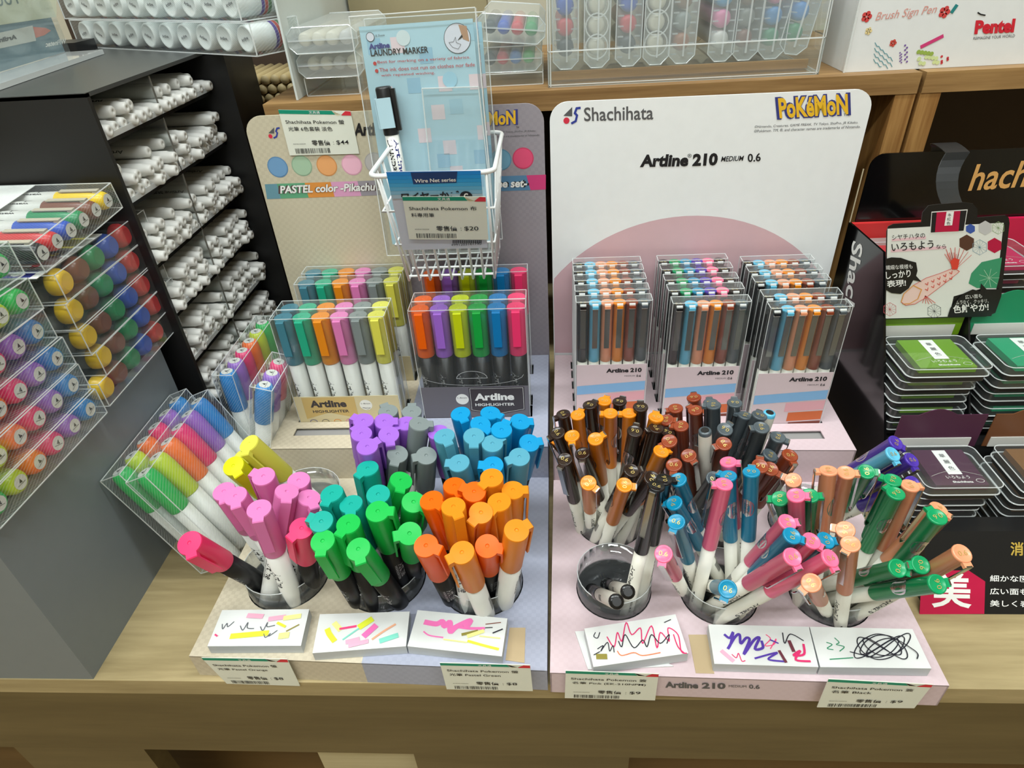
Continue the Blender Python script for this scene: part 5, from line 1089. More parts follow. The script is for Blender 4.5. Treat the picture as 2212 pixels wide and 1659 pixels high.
price_card(tiltface(c, .2425, .0), c, [('Shachihata Pokemon \u87a2', .80), ('\u5149\u7b46 Pastel Green', .58)], '$8', 'price_card', 'price card reading Pastel Green, $8, on the right end of the beige display lip')
c = ((1222, 1449), (1423, 1456), (1415, 1513), (1220, 1508))
price_card(tiltface(c, .2480, .0), c, [('Shachihata Pokemon \u7c3d', .82), ('\u540d\u7b46 Pink (EK-210NPM)', .80)], '$9', 'price_card', 'price card reading Pink (EK-210NPM) $9 on the pink display lip')
c = ((1790, 1467), (2015, 1479), (1975, 1530), (1765, 1528))
price_card(tiltface(c, .2390, .0), c, [('Shachihata Pokemon \u7c3d', .80), ('\u540d\u7b46 Black', .40)], '$9', 'price_card', 'price card reading Black, $9, on the right end of the pink display lip')
F = cardface(MCB); F.o = F.o+V((0, -.0012, 0))
price_card(F, ((601, 237), (757, 240), (776, 332), (626, 336)), [('Shachihata Pokemon \u87a2', .82), ('\u5149\u7b46 6\u8272\u5957\u88dd \u6de1\u8272', .62)], '$44', 'price_card', 'price card reading $44 taped to the top left of the beige back card')

# ================================================================= white wire basket with laundry marker packs
BZ = .3061; XL, XR = -.1345, -.0405; YFt, YBk = .478, .592
wm = plain('white_wire', (232, 234, 234), .3)
bk = thing('wire_basket', ((XL+XR)/2, YBk, BZ-.11), 'white wire basket hung in front of the beige back card', 'basket')
mb = MB(); rim = []
for cx, cy, a0 in ((XR-.008, YBk-.008, 0), (XL+.008, YBk-.008, 90), (XL+.008, YFt+.008, 180), (XR-.008, YFt+.008, 270)):
    for i in range(5): a = math.radians(a0+i*22.5); rim.append((cx+.008*math.cos(a), cy+.008*math.sin(a), BZ))
mb.add(*tube(rim, .0019, 10, True), wm, True); child(bk, mb, 'rim')
zb_ = .200; bl, br_, bf, bb = -.1270, -.0500, .520, .588
def bw(path, r=.0011): m = MB(); m.add(*tube(path, r, 8), wm, True); child(bk, m, 'wire')
for i in range(9):
    t = i/8; bw([(XL+.006+(XR-XL-.012)*t, YFt, BZ), (bl+(br_-bl)*t, bf, zb_), (bl+(br_-bl)*t, bb, zb_), (XL+.006+(XR-XL-.012)*t, YBk, BZ)])
for k in range(4): y = bf+(bb-bf)*(k+.35)/4; bw([(bl-.001, y, zb_+.0012), (br_+.001, y, zb_+.0012)])
for k in range(4):
    y = .2+.6*k/3; yt = YFt+(YBk-YFt)*y; yb2 = bf+(bb-bf)*y; bw([(XL, yt, BZ), (bl, yb2, zb_)]); bw([(XR, yt, BZ), (br_, yb2, zb_)])
for s in (.3, .62):
    z = BZ+(zb_-BZ)*s; w = lambda a, b: a+(b-a)*s
    m = MB(); m.add(*tube([(w(XL, bl), w(YFt, bf), z), (w(XR, br_), w(YFt, bf), z), (w(XR, br_), w(YBk, bb), z), (w(XL, bl), w(YBk, bb), z)], .0010, 8, True), wm, True); child(bk, m, 'wire')
for x in (XL+.02, XR-.02):
    m = MB(); m.add(*tube([(x, YBk, BZ), (x, YBk+.004, BZ+.028), (x, .646, BZ+.028), (x, .650, BZ+.0245)], .0015, 8), wm, True); child(bk, m, 'hook')
# header card folded over the front rim
F = Face((XL, YFt-.0022, BZ), (1, 0, 0), (0, (bf-YFt)/(zb_-BZ), 1)); mb = MB(); mb2 = mb
def quad(pts, m, lay=1): F.poly(mb, pts, m, lay)
C1 = plain('card_blue', (32, 150, 226), .4); C2 = plain('card_navy', (22, 56, 110), .4)
v4 = [F.P(*F.uv(*p), -.0004) for p in ((870, 541), (1053, 536), (1038, 369), (834, 372))]; v5 = [p+V((0, .0006, 0)) for p in v4]
mb.add(v4+v5, [(0, 1, 2, 3), (7, 6, 5, 4), (0, 4, 5, 1), (1, 5, 6, 2), (2, 6, 7, 3), (3, 7, 4, 0)], plain('card_pale', (200, 204, 216), .4))
for i in range(7):
    y0 = 369+i*8.2; k = i/6; cc = (int(20+150*k**1.6), int(140+56*k), int(226-14*k)); s0 = i*8.2*.215; s1 = (i+1)*8.2*.215; r0 = i*8.2*.085; r1 = (i+1)*8.2*.085
    quad([(834+s1, y0+11), (1038+r1, y0+8), (1038+r0, y0), (834+s0, y0+3)], plain('card_grad_%d' % i, cc, .4), 1)
quad([(893, 397), (986, 394), (988, 370), (887, 372)], C2, 3)
F.text(mb, 'Wire Net series', (896, 394), (985, 391), (895, 386), WH, 5, bold=.02)
F.text(mb, '\u30ef\u30a4\u30e4\u30fc\u304b\u3054', (868, 433), (992, 429), (866, 415), INK, 4, bold=.03)
F.disc(mb, (1007, 423), .0048, INK, 4); F.text(mb, 'C', (1002, 428), (1011, 428), (1002, 416), WH, 6, bold=.05)
F.text(mb, '4991203161790', (975, 531), (1040, 528), (974, 526), INK, 3); 
for i in range(16): quad([(978+i*4, 525), (980+i*4, 525), (980+i*4, 518), (978+i*4, 518)], INK, 3)
tag(mb.build('header_card', origin=(XL, YFt, BZ)), 'blue and white header card reading Wire Net series on the basket front', 'card')
F.o = F.o-F.n*F.flip*(-.0012)
price_card(F, ((869, 425), (1049, 425), (1055, 518), (884, 517)), [('Shachihata Pokemon \u5e03', .82), ('\u6599\u5c08\u7528\u7b46', .28)], '$20', 'price_card', 'price card reading $20 on the wire basket header')
# laundry marker packs
def laundry(y, px, label, full=True):
    F = Face((0, y, 0), (1, 0, 0), (0, .10, 1)); uv = [F.uv(*p) for p in px]
    o = F.P(*uv[3]); t = thing('laundry_marker_pack', o, label, 'pen pack', 'laundry marker packs in the wire basket')
    mb = MB(); Q = [F.P(a, b, h) for h in (-.001, 0) for a, b in uv[::-1]]
    mb.add(Q, [(3, 2, 1, 0), (4, 5, 6, 7), (0, 1, 5, 4), (1, 2, 6, 5), (2, 3, 7, 6), (3, 0, 4, 7)], plain('laundry_card', (172, 208, 222), .5))
    TL, TR, BR, BL = [V(p) for p in uv]
    def P(a, b): return tuple(TL*(1-a)*(1-b)+TR*a*(1-b)+BL*(1-a)*b+BR*a*b)
    rnd = random.Random(3)
    LC = [plain('laundry_pink', (226, 208, 214), .5), plain('laundry_mid', (146, 190, 214), .5), plain('laundry_soft', (158, 200, 218), .5)]
    for a, b, c in ((.26, .05, 0), (.5, .1, 1), (.36, .22, 1), (.64, .22, 0), (.92, .22, 0), (.1, .25, 0), (.55, .34, 0), (.72, .32, 2), (.4, .44, 0), (.62, .5, 0), (.55, .56, 1), (.95, .44, 0), (.9, .55, 1), (.66, .62, 0), (.85, .66, 1), (.3, .66, 0), (.48, .64, 1), (.93, .02, 2), (.05, .05, 1), (.45, .78, 0), (.2, .85, 1), (.7, .85, 2)):
        F.poly(mb, [P(a, b), P(a, b+.065), P(min(a+.12, 1), b+.065), P(min(a+.12, 1), b)], LC[c], 1, px=False)
    if full:
        F.text(mb, 'Artline', (798, 107), (843, 103), (796, 95), NAVY, 5, bold=.05); F.text(mb, 'LAUNDRY MARKER', (802, 122), (926, 114), (800, 108), INK, 5, bold=.02)
        RT = plain('red_print2', (196, 56, 56), .5)
        F.text(mb, 'Best for marking on a variety of fabrics.', (816, 139), (1016, 128), (815, 131), RT, 5); F.text(mb, 'The ink does not run on clothes nor fade', (820, 155), (1026, 143), (819, 147), RT, 5); F.text(mb, 'with repeated washing.', (824, 167), (940, 161), (823, 160), RT, 5)
        for p in ((810, 137), (814, 153)): F.disc(mb, p, .0014, RT, 5)
        F.disc(mb, (871, 82), .0056, plain('hang_hole', (206, 222, 226), .4), 3); F.disc(mb, (988, 83), .0108, INK, 3); F.disc(mb, (988, 83), .0104, plain('pale_disc', (214, 218, 230), .5), 4)
        F.poly(mb, [(990, 53), (1008, 56), (1014, 90), (1000, 84)], plain('hand_print', (176, 138, 110), .5), 5); F.poly(mb, [(988, 88), (998, 74), (1000, 80)], INK, 6); F.stroke(mb, [(970, 92), (980, 90), (984, 80), (986, 92), (996, 96), (990, 106), (978, 102), (970, 92)], .0003, LOGO_GREY, 6)
        F.disc(mb, (800, 80), .0034, INK, 4); F.disc(mb, (800, 80), .0030, plain('pale_disc', (214, 218, 230), .5), 5); F.text(mb, '0.7mm', (811, 80), (831, 78), (811, 75), LOGO_GREY, 4)
        F.disc(mb, (972, 172), .0060, plain('thumb_tab', (160, 206, 226), .4), 4)
    child(t, mb, 'card')
    if full:
        mb = MB()   # blister and film sleeve
        z = [F.uv(*p) for p in ((914, 190), (1035, 186), (1075, 540), (950, 545))]
        q = [F.P(a, b, h) for h in (.0005, .006) for a, b in z[::-1]]
        mb.add(q, [(4, 5, 6, 7), (0, 1, 5, 4), (1, 2, 6, 5), (2, 3, 7, 6), (3, 0, 4, 7)], clear('blister', haze=.04, gloss=1.0))
        for i in range(4): mb.add(*tube([q[4+i], q[4+(i+1) % 4]], .0006, 6), EDGE)
        child(t, mb, 'blister')
        # marker
        a, b = F.uv(832, 185), F.uv(872, 400); P0 = F.P(*a, .0085); P1 = F.P(*b, .0085); zc = (P0-P1); Lm = zc.length; zc.normalize(); xx = F.x; xx = (xx-zc*xx.dot(zc)).normalized(); yy = zc.cross(xx)
        M = Matrix(((xx.x, yy.x, zc.x, P1.x), (xx.y, yy.y, zc.y, P1.y), (xx.z, yy.z, zc.z, P1.z), (0, 0, 0, 1)))
        m3 = MB(); v, f = lathe([(.0060, -.03), (.0060, Lm-.036)], 20); m3.add(v, f, WHITEP, True)
        for st, zz, h, an in (('Artline', .018, .0042, -.9), ('LAUNDRY', .018, .0042, -1.9)):
            p, ff, _a = glyphs(st, .03); m3.add([(.00607*math.cos(an+(y_-.5)*h/.006), .00607*math.sin(an+(y_-.5)*h/.006), Lm-.040-.030*x_) for x_, y_ in p], ff, NAVY if st == 'Artline' else INK)
        m3b = MB(); v, f = lathe([(.0062, Lm-.037), (.0066, Lm-.036), (.0066, Lm-.0015), (.0058, Lm), (.0050, Lm), (.0046, Lm-.001), (.0002, Lm-.001)], 22); m3b.add(v, f, BLACKP, True)
        m3c = MB(); m3c.add(*box2((-.0072, -.0078, Lm-.031), (.0058, -.0062, Lm-.008)), plain('sleeve_blue', (176, 208, 220), .4)); m3c.add(*box2((-.0076, -.0078, Lm-.031), (-.0064, .004, Lm-.008)), plain('sleeve_blue', (176, 208, 220), .4))
        m3d = MB(); m3d.add(*box2((.0062, -.003, Lm-.034), (.0095, .001, Lm-.002)), BLACKP)
        def tm(m): m.v = [tuple(M @ V(p)) for p in m.v]; return m
        o = child(t, tm(m3), 'laundry_marker'); 
        for nm, m in (('cap', m3b), ('label_sleeve', m3c), ('clip', m3d)):
            c_ = tm(m).build(nm, o, origin=t.location)
    mb = MB(); z = [(V(p)-(TL+TR+BR+BL)/4)*1.08+(TL+TR+BR+BL)/4 for p in uv]
    q = [F.P(p.x, p.y, h) for h in (-.0016, .011 if full else .0016) for p in z[::-1]]
    mb.add(q, [(3, 2, 1, 0), (4, 5, 6, 7), (0, 1, 5, 4), (1, 2, 6, 5), (2, 3, 7, 6), (3, 0, 4, 7)], clear('film', haze=.025, gloss=1.0, rough=.1)); 
    for i in range(4): mb.add(*tube([q[4+i], q[4+(i+1) % 4]], .00045, 6), EDGE)
    child(t, mb, 'film_sleeve')
laundry(.535, ((775, 58), (1021, 40), (1064, 520), (848, 528)), 'laundry marker pack with a black capped pen, frontmost in the wire basket')
laundry(.556, ((800, 62), (1040, 47), (1076, 500), (870, 505)), 'laundry marker pack mostly hidden behind the front one in the basket', False)

# ================================================================= oak shelf units behind the displays
SY, SZ = .640, .329
def unit(x0, x1, label):
    t = thing('shelf_unit', ((x0+x1)/2, .78, 0), label, 'shelf', 'oak shelf units behind the displays')
    mb = MB(); mb.add(*box2((x0, SY, SZ-.0175), (x1, .93, SZ)), OAKS); child(t, mb, 'shelf_board')
    for a in (x0, x1-.018):
        mb = MB(); mb.add(*box2((a, SY+.001, .0), (a+.018, .93, SZ-.0175)), wood('oak_upright', (140, 96, 48), (186, 142, 84), (60, 60, 3), .5)); child(t, mb, 'upright')
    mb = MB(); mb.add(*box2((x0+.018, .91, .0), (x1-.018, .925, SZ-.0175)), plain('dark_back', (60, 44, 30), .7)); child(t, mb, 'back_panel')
unit(-.2695, .3325, 'oak shelf unit with clear marker cases on top, behind the back cards')
unit(.3365, .95, 'right oak shelf unit carrying the white brush pen box')
# clear cases with coloured marker ends
def octo(w, h, c): a, b = w/2, h/2; return [(a-c, -b), (a, -b+c), (a, b-c), (a-c, b), (-a+c, b), (-a, b-c), (-a, -b+c), (-a+c, -b)]
PALE = plain('pale_cream_tip', (226, 222, 206), .4)
def tipm(c): return plain('tip_%d_%d_%d' % c, c, .35)
def marker_case(M, w, h, L, cols, label, vertical=False, ribs=False, cat='marker case', group='clear plastic marker cases on the oak shelf'):
    """clear octagonal case lying along +y, lid seam round it, marker ends showing at the front"""
    t = thing('marker_case', None, label, cat, group, M=M)
    mb = MB(); c = min(w, h)*.28; v, f = prism(octo(w, h, c), 0, L); v = [(p[0], p[2], p[1]) for p in v]; mb.add(v, [tuple(reversed(q)) for q in f], FROST if (vertical or 'blue' in label) else MILKY)
    pts = octo(w, h, c)
    for y in (0.0003, L-.0003): mb.add(*tube([(p[0], y, p[1]) for p in pts], .0006, 6, True), SOFTEDGE)
    if vertical: mb.add(*box((0.001, -.0004, 0), (.0016, .0008, h*.86)), SOFTEDGE)
    else: mb.add(*box((0, -.0004, 0), (w*.99, .0008, .0012)), SOFTEDGE); mb.add(*box((w/2, L/2, 0), (.0012, L, .0012)), SOFTEDGE); mb.add(*box((-w/2, L/2, 0), (.0012, L, .0012)), SOFTEDGE)
    if ribs:
        n = int(h/.0085)
        for i in range(n):
            for s in (-1, 1): mb.add(*box((s*w*.33, .0015, -h/2+.008+i*.0085), (w*.22, .003, .0011)), SOFTEDGE)
    mb.build('case_shell', t)
    n = len(cols)
    for i, cc in enumerate(cols):
        o = (i-(n-1)/2)*((h if vertical else w)*.80/n); r = min((h if vertical else w)*.38/n, (w if vertical else h)*.34)
        m = MB(); v, f = lathe([(r*.55, 0), (r*.9, .0015), (r, .005), (r, L*.8)], 16); m.add([(p[0]+(0 if vertical else o), p[2]+.006, p[1]+(o if vertical else 0)) for p in v], [tuple(reversed(q)) for q in f], tipm(cc), True)
        if ribs is False and vertical: m.add(*tube([((r*1.3)*math.cos(a*PI/8), .004, o+(r*1.3)*math.sin(a*PI/8)) for a in range(16)], .0007, 6, True), EDGE)
        m.build('marker', t)
    return t
def at_shelf(x, y, z, yaw=0, roll=0): return Matrix.Translation((x, y, z)) @ Matrix.Rotation(yaw, 4, 'Z') @ Matrix.Rotation(roll, 4, 'Y')
cr = (226, 222, 206); gr2 = (206, 206, 204)
mb = MB(); casebox(mb, (-.234, .668, SZ+.0003), (-.182, .80, SZ+.0165), CLEAR, e=.0008); tag(mb.build('acrylic_riser', origin=(-.21, .73, SZ)), 'clear acrylic riser under two stacked cream marker cases', 'riser')
marker_case(at_shelf(-.2045, .664, .3565), .0635, .0215, .13, [cr, cr, gr2, cr], 'clear case of cream markers, lower of two on the acrylic riser')
marker_case(at_shelf(-.2050, .656, .3785), .0650, .0215, .13, [cr, cr, cr, gr2], 'clear case of cream markers, upper of two on the acrylic riser')
B1, R1, G1, K1 = (40, 90, 200), (214, 60, 80), (40, 160, 96), (52, 62, 70)
marker_case(at_shelf(-.036, .675, .3515), .062, .0215, .12, [K1, R1, (60, 130, 210), (70, 190, 100)], 'clear case with red, blue and green marker ends, lower of two on its riser')
marker_case(at_shelf(-.033, .668, .3775, 0, .10), .064, .0225, .12, [K1, B1, R1, G1], 'clear case with blue, red and green marker ends, tilted on top of another')
marker_case(at_shelf(-.100, .70, .3450, .5), .045, .030, .09, [cr, cr], 'clear case half hidden behind the laundry marker pack')
mb = MB(); casebox(mb, (-.065, .672, SZ+.0003), (-.004, .79, SZ+.0108), CLEAR, e=.0007); tag(mb.build('acrylic_riser', origin=(-.035, .73, SZ)), 'clear acrylic riser under the red, blue and green marker cases', 'riser')
# acrylic bin with standing cases
mb = MB(); x0, x1, ya, yb2 = .0012, .2465, .653, .83
for lo, hi in (((x0, ya, SZ), (x1, ya+.002, SZ+.030)), ((x0, ya, SZ), (x0+.002, yb2, .47)), ((x1-.002, ya, SZ), (x1, yb2, .40)), ((x0, ya, SZ), (x1, yb2, SZ+.002)), ((x0, yb2-.002, SZ), (x1, yb2, .47))): casebox(mb, lo, hi, CLEAR, e=.0008)
mb.add(*box2((x0+.003, ya+.022, SZ+.0021), (x1-.003, ya+.024, SZ+.0098)), OAKS)
tag(mb.build('acrylic_bin', origin=(.12, .74, SZ)), 'clear acrylic bin on the oak shelf holding upright marker cases', 'bin')
VC = [(1222, 152, [K1, R1, B1, G1], True, 0, 'green, blue, red and dark marker ends, first from the left in the bin'), (1288, 148, [cr]*4, False, 0, 'white round marker ends, second in the bin'),
      (1355, 145, [K1, R1, B1, G1], True, 0, 'green, blue, red and dark marker ends, third in the bin'), (1414, 143, [cr]*4, False, 0, 'white round marker ends, fourth in the bin'),
      (1470, 140, [(166, 104, 70), (140, 150, 150), (140, 110, 90), (120, 120, 110)], True, 0, 'brown and grey marker ends, fifth in the bin'), (1553, 135, [(226, 226, 222), (232, 130, 180), (60, 160, 214), (90, 180, 190)], True, 0, 'white, pink and blue marker ends, sixth in the bin'),
      (1604, 131, [(130, 84, 74), (130, 136, 136), (120, 90, 70), (110, 110, 110)], True, 0, 'dull brown and grey marker ends, seventh in the bin'), (1662, 125, [(30, 140, 100), (50, 140, 206), (236, 130, 176), (230, 170, 190)], True, .0, 'green, blue and pink marker ends, eighth in the bin'),
      (1738, 138, [(20, 140, 90), (50, 140, 214), (240, 120, 170), (200, 170, 190)], True, .14, 'green, blue and pink marker ends, leaning at the right end of the bin')]
for u, v_, cols, ribs, roll, lab in VC:
    P_ = atz(u, v_, SZ+.010); x = aty(u, v_, .680).x
    w = .0255 if not roll else .027
    zc = SZ+.0100+.044+(.0025 if roll else 0); xx = min(x, .2375-.044*math.sin(roll)*1.0) if roll else x
    marker_case(at_shelf(xx+(.002 if roll else 0), .678, zc, 0, roll), w*.93, .086, .13, cols, 'upright case, '+lab, vertical=True, ribs=ribs)
# white brush pen box
x0 = .2705; F = Face((x0, .6549, SZ), (1, 0, 0), (0, 0, 1)); bt = thing('brush_pen_box', (.36, .70, SZ), 'white display box printed Brush Sign Pen with flowers, on the right oak shelf', 'box')
mb = MB(); mb.add(*box2((x0, .655, SZ+.0002), (.52, .72, .3905)), plain('box_white', (226, 228, 228), .35)); mb.add(*box2((x0-.0015, .6535, SZ+.0002), (x0, .6549, .3905)), EDGE)
RS = plain('rose_script', (214, 150, 140), .5); PR = plain('pentel_red', (206, 34, 52), .45)
F.text(mb, 'Brush Sign Pen', (1890, 50), (2022, 33), (1892, 27), RS, 2, shear=.35)
F.text(mb, 'Pentel', (2104, 74), (2192, 70), (2105, 44), PR, 3, bold=.055, shear=.1); F.text(mb, 'REIMAGINE YOUR WORLD', (2102, 86), (2192, 80), (2102, 80), LOGO_GREY, 2, shear=.2)
for (u, v_), r, c in (((1872, 36), .0032, (206, 70, 70)), ((2040, 26), .0034, (206, 70, 70)), ((1876, 67), .0022, (226, 206, 150)), ((1929, 93), .0022, (206, 80, 70))):
    for k in range(5): a = k*PI*.4; q = F.uv(u, v_); F.disc(mb, (q[0]+r*.8*math.cos(a), q[1]+r*.8*math.sin(a)), r*.62, tipm(c), 2, px=False, n=10)
F.stroke(mb, [(2056, 26), (2066, 12)], .003, tipm((40, 130, 130)), 2)
F.stroke(mb, [(1990, 101), (2036, 78)], .0030, tipm((206, 60, 120)), 2)
for k in range(4): F.stroke(mb, [(1890+i*4.2-k*1, 94+i*4+k*12+(2 if i % 2 else -2)) for i in range(10) if 94+i*4+k*12 < 148], .0006, tipm((90, 150, 160)), 2)
for k in range(8): F.disc(mb, (1955+(k % 2)*4, 98+k*5), .0009, tipm((120, 90, 160)), 2, n=8); F.disc(mb, (1944+(k % 2)*3, 114+k*3), .0007, tipm((120, 90, 160)), 2, n=8)
for k in range(14): F.disc(mb, (1984+(k*17) % 44, 112+(k*11) % 32), .0018, tipm((206, 220, 160) if k % 3 else (150, 176, 80)), 2+k*.1, n=10)
for k in range(5): F.disc(mb, (2034+(k*13) % 26, 122+(k*7) % 18), .0011, tipm((200, 60, 70)), 2, n=8)
F.stroke(mb, [(2112, 27), (2118, 31), (2128, 33)], .0010, INK, 2)
child(bt, mb, 'box')
mb = MB(); casebox(mb, (x0+.002, .657, .3908), (.51, .70, .43), CLEAR, e=.0008); child(bt, mb, 'clear_cover')
# things further back
mb = MB(); mb.add(*box2((-.2405, .6520, SZ+.0002), (-.2385, .905, .475)), plain('pale_panel', (206, 214, 212), .4)); tag(mb.build('partition_board', origin=(-.246, .78, SZ)), 'pale upright divider board at the left end of the oak shelf', 'divider')
mb = MB(); mb.add(*box2((-.235, .880, SZ+.0002), (-.07, .905, .41)), plain('khaki_box', (150, 140, 108), .6)); tag(mb.build('cardboard_box', origin=(-.16, .9, SZ)), 'dull khaki cardboard box at the back of the oak shelf', 'box')
mb = MB(); mb.add(*box2((.235, .875, SZ+.0002), (.30, .90, .46)), plain('grey_box', (176, 176, 170), .5)); tag(mb.build('grey_box', origin=(.26, .9, SZ)), 'pale grey box at the back between bin and brush pen box', 'box')
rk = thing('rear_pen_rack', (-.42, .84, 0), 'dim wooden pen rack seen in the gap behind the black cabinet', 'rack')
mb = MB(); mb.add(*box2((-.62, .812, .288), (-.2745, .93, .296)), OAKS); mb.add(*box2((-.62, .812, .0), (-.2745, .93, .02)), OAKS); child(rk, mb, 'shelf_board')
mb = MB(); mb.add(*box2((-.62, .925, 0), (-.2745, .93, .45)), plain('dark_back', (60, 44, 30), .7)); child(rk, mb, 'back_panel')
mb = MB(); v, f = lathe([(.0050, 0), (.0055, .002), (.0055, .09)], 12); mb.add([(p[0], p[2], p[1]) for p in v], [tuple(reversed(q)) for q in f], plain('beige_pen', (196, 176, 130), .5), True); BPM = mb.build('pen', data_only=True)
for r in range(3):
    for i in range(17):
        o = put('rear_pen', BPM, None, (-.475+i*.0118+(.0059 if r % 2 else 0), .816, .3018+r*.0102)); tag(o, 'beige pen end in the dim rear rack, %s row, %s' % (['bottom', 'middle', 'top'][r], 'leftmost' if i == 0 else 'rightmost' if i == 16 else ('%dth from the left' % (i+1) if i > 2 else ['', 'second', 'third'][i]+' from the left')), 'pen', 'beige pens in the rear rack, %s row' % ['bottom', 'middle', 'top'][r])

# ================================================================= black stamp pad display on the right
BD = plain('gloss_black', (10, 10, 11), .14, coat=.5); BDM = plain('satin_black', (24, 24, 25), .35)
bd = thing('stamp_pad_display', (.36, .50, 0), 'black tiered stamp pad display with gold lettering at the right edge', 'stamp pad display')
PX = .2855; XR2 = .455
mb = MB(); side = [(.392, 0), (.437, .071), (.528, .209), (.603, .207), (.603, 0)]
v, f = prism(side, PX-.0012, PX+.0008); v = [(p[2], p[0], p[1]) for p in v]; mb.add(v, f, BD)
F = Face((PX-.0012, .5, .1), (0, -1, 0), (0, 0, 1))
F.text(mb, 'Shachihata', (1841, 512), (1795, 745), (1866, 520), WH, 2, bold=.015, shear=.15) if False else None
a0 = V(F.uv(1842, 520)); a1 = V(F.uv(1822, 672)); up = V(F.uv(1866, 520))
F.text(mb, 'Shach', tuple(a0), tuple(a1), tuple(up), WH, 2, bold=.02, shear=.2, px=False)
child(bd, mb, 'side_panel', 'glossy black side panel with white lettering')
mb = MB(); casepts = rrect(XR2-PX+.03, .0635, .012, 6, cx=(XR2+PX)/2+.02, cy=.2065+.03175, corners=(0, 1, 0, 0)); v, f = prism(casepts, .6035, .6050); mb.add([(p[0], p[2], p[1]) for p in v], [tuple(reversed(q)) for q in f], BD)
mb.add(*tube([(p[0], .6036, p[1]) for p in casepts[0:9]][1:8] if False else [(PX-.0002, .6030, .207), (PX-.0002, .6030, .257)], .0006, 6), plain('bare_card_edge', (200, 190, 160), .6))
F = Face((PX, .6034, .207), (1, 0, 0), (0, 0, 1)); GD = plain('gold_letters', (214, 164, 96), .4)
F.text(mb, 'hachihata', (2090, 413), (2350, 394), (2093, 356), GD, 2, bold=.015, shear=.35)
child(bd, mb, 'header_card', 'black header card with large gold letters')
CR1, CR2 = plain('crimson_card', (196, 22, 70), .4), plain('scarlet_card', (212, 52, 52), .4)
mb = MB(); mb.add(*box2((PX+.001, .598, .150), (.3575, .6025, .2068)), CR2); mb.add(*box2((.3605, .598, .150), (XR2, .6025, .2068)), CR1)
F = Face((PX, .5978, .2), (1, 0, 0), (0, 0, 1)); PKF = plain('pale_frame', (232, 200, 196), .5)
F.poly(mb, [(.006, -.032), (.066, -.032), (.066, -.008), (.006, -.008)], PKF, 1, px=False); F.poly(mb, [(.084, -.032), (.13, -.032), (.13, -.008), (.084, -.008)], PKF, 1, px=False)
child(bd, mb, 'colour_card')
mb = MB()
for x in (.3590,): v, f = prism([(.400, 0), (.447, .0755), (.530, .200), (.597, .200), (.597, 0)], x-.0008, x+.0008); mb.add([(p[2], p[0], p[1]) for p in v], f, BDM)
child(bd, mb, 'divider')
mb = MB(); v = [(PX+.001, .318, .0), (XR2, .318, .0), (XR2, .357, .050), (PX+.001, .357, .050), (PX+.001, .372, .050), (XR2, .372, .050), (PX+.001, .372, 0), (XR2, .372, 0)]
mb.add(v, [(0, 1, 2, 3), (3, 2, 5, 4), (4, 5, 7, 6), (0, 3, 4, 6), (1, 7, 5, 2), (0, 6, 7, 1)], BDM)
n_ = V((0, -.05, .039)).normalized(); F = Face(V((PX, .318, 0)), (1, 0, 0), (0, .039, .05)); CRM = plain('print_crimson', (186, 18, 66), .4)
F.poly(mb, [(1986, 1327), (2126, 1326), (2128, 1256), (2092, 1232), (2000, 1232), (1990, 1262)], CRM, 1); F.text(mb, '\u7f8e', (2012, 1312), (2098, 1314), (2012, 1236), WH, 3, bold=.02)
F.text(mb, '\u7d30\u304b\u306a\u56f3\u6848\u3082', (2138, 1256), (2262, 1258), (2138, 1242), WH, 2, bold=.01); F.text(mb, '\u5e83\u3044\u9762\u3082\u3057\u3063', (2138, 1284), (2262, 1286), (2138, 1270), WH, 2, bold=.01); F.text(mb, '\u7f8e\u3057\u304f\u8868\u73fe', (2138, 1310), (2246, 1312), (2138, 1296), WH, 2, bold=.01)
F.text(mb, '\u6d88\u3057\u30b4\u30e0', (2182, 1200), (2300, 1202), (2182, 1170), plain('gold_flat', (190, 160, 70), .4), 2, bold=.02)
child(bd, mb, 'front_lip', 'slanted black front lip with a crimson square and white lettering')
def bayf(x0, x1, y, z0, z1, c, cname):
    """coloured card strip standing behind a pad, arched top"""
    mb = MB(); w = x1-x0; pts = [(x0, z0), (x1, z0), (x1, z1-.006), (x1-w*.35, z1-.006)]+[(x0+w*.65-(w*.45)*i/8, z1-.006+.006*math.sin(PI*i/8)) for i in range(1, 8)]+[(x0+w*.2, z1-.006), (x0, z1-.006)]
    v, f = prism(pts, y, y+.0008); mb.add([(p[0], p[2], p[1]) for p in v], [tuple(reversed(q)) for q in f], plain('bay_'+cname, c, .45))
    mb.add(*box2((x0+.004, y-.0007, z0), (x1-.006, y-.0001, z0+(z1-z0)*.25)), plain('frame_white', (214, 214, 210), .5)); child(bd, mb, 'bay_card')
bays = [(.2870, .3560, .432, .072, .112, (76, 34, 60), 'plum'), (.2870, .3560, .503, .140, .182, (110, 152, 20), 'olive'), (.3620, .4300, .432, .072, .112, (110, 66, 36), 'umber'), (.3620, .4300, .503, .140, .182, (20, 140, 96), 'jade')]
for b in bays: bayf(*b)
for x0, x1 in ((.2870, .3570), (.3610, .4540)):
    for y0, y1, z1 in ((.3725, .4315, .0010), (.4335, .5025, .0010), (.504, .5970, .0010)):
        pass
mb = MB(); mb.add(*box2((PX+.001, .434, 0), (XR2, .503, .0715)), BDM); mb.add(*box2((PX+.001, .505, 0), (XR2, .597, .1395)), BDM); child(bd, mb, 'tier_steps')
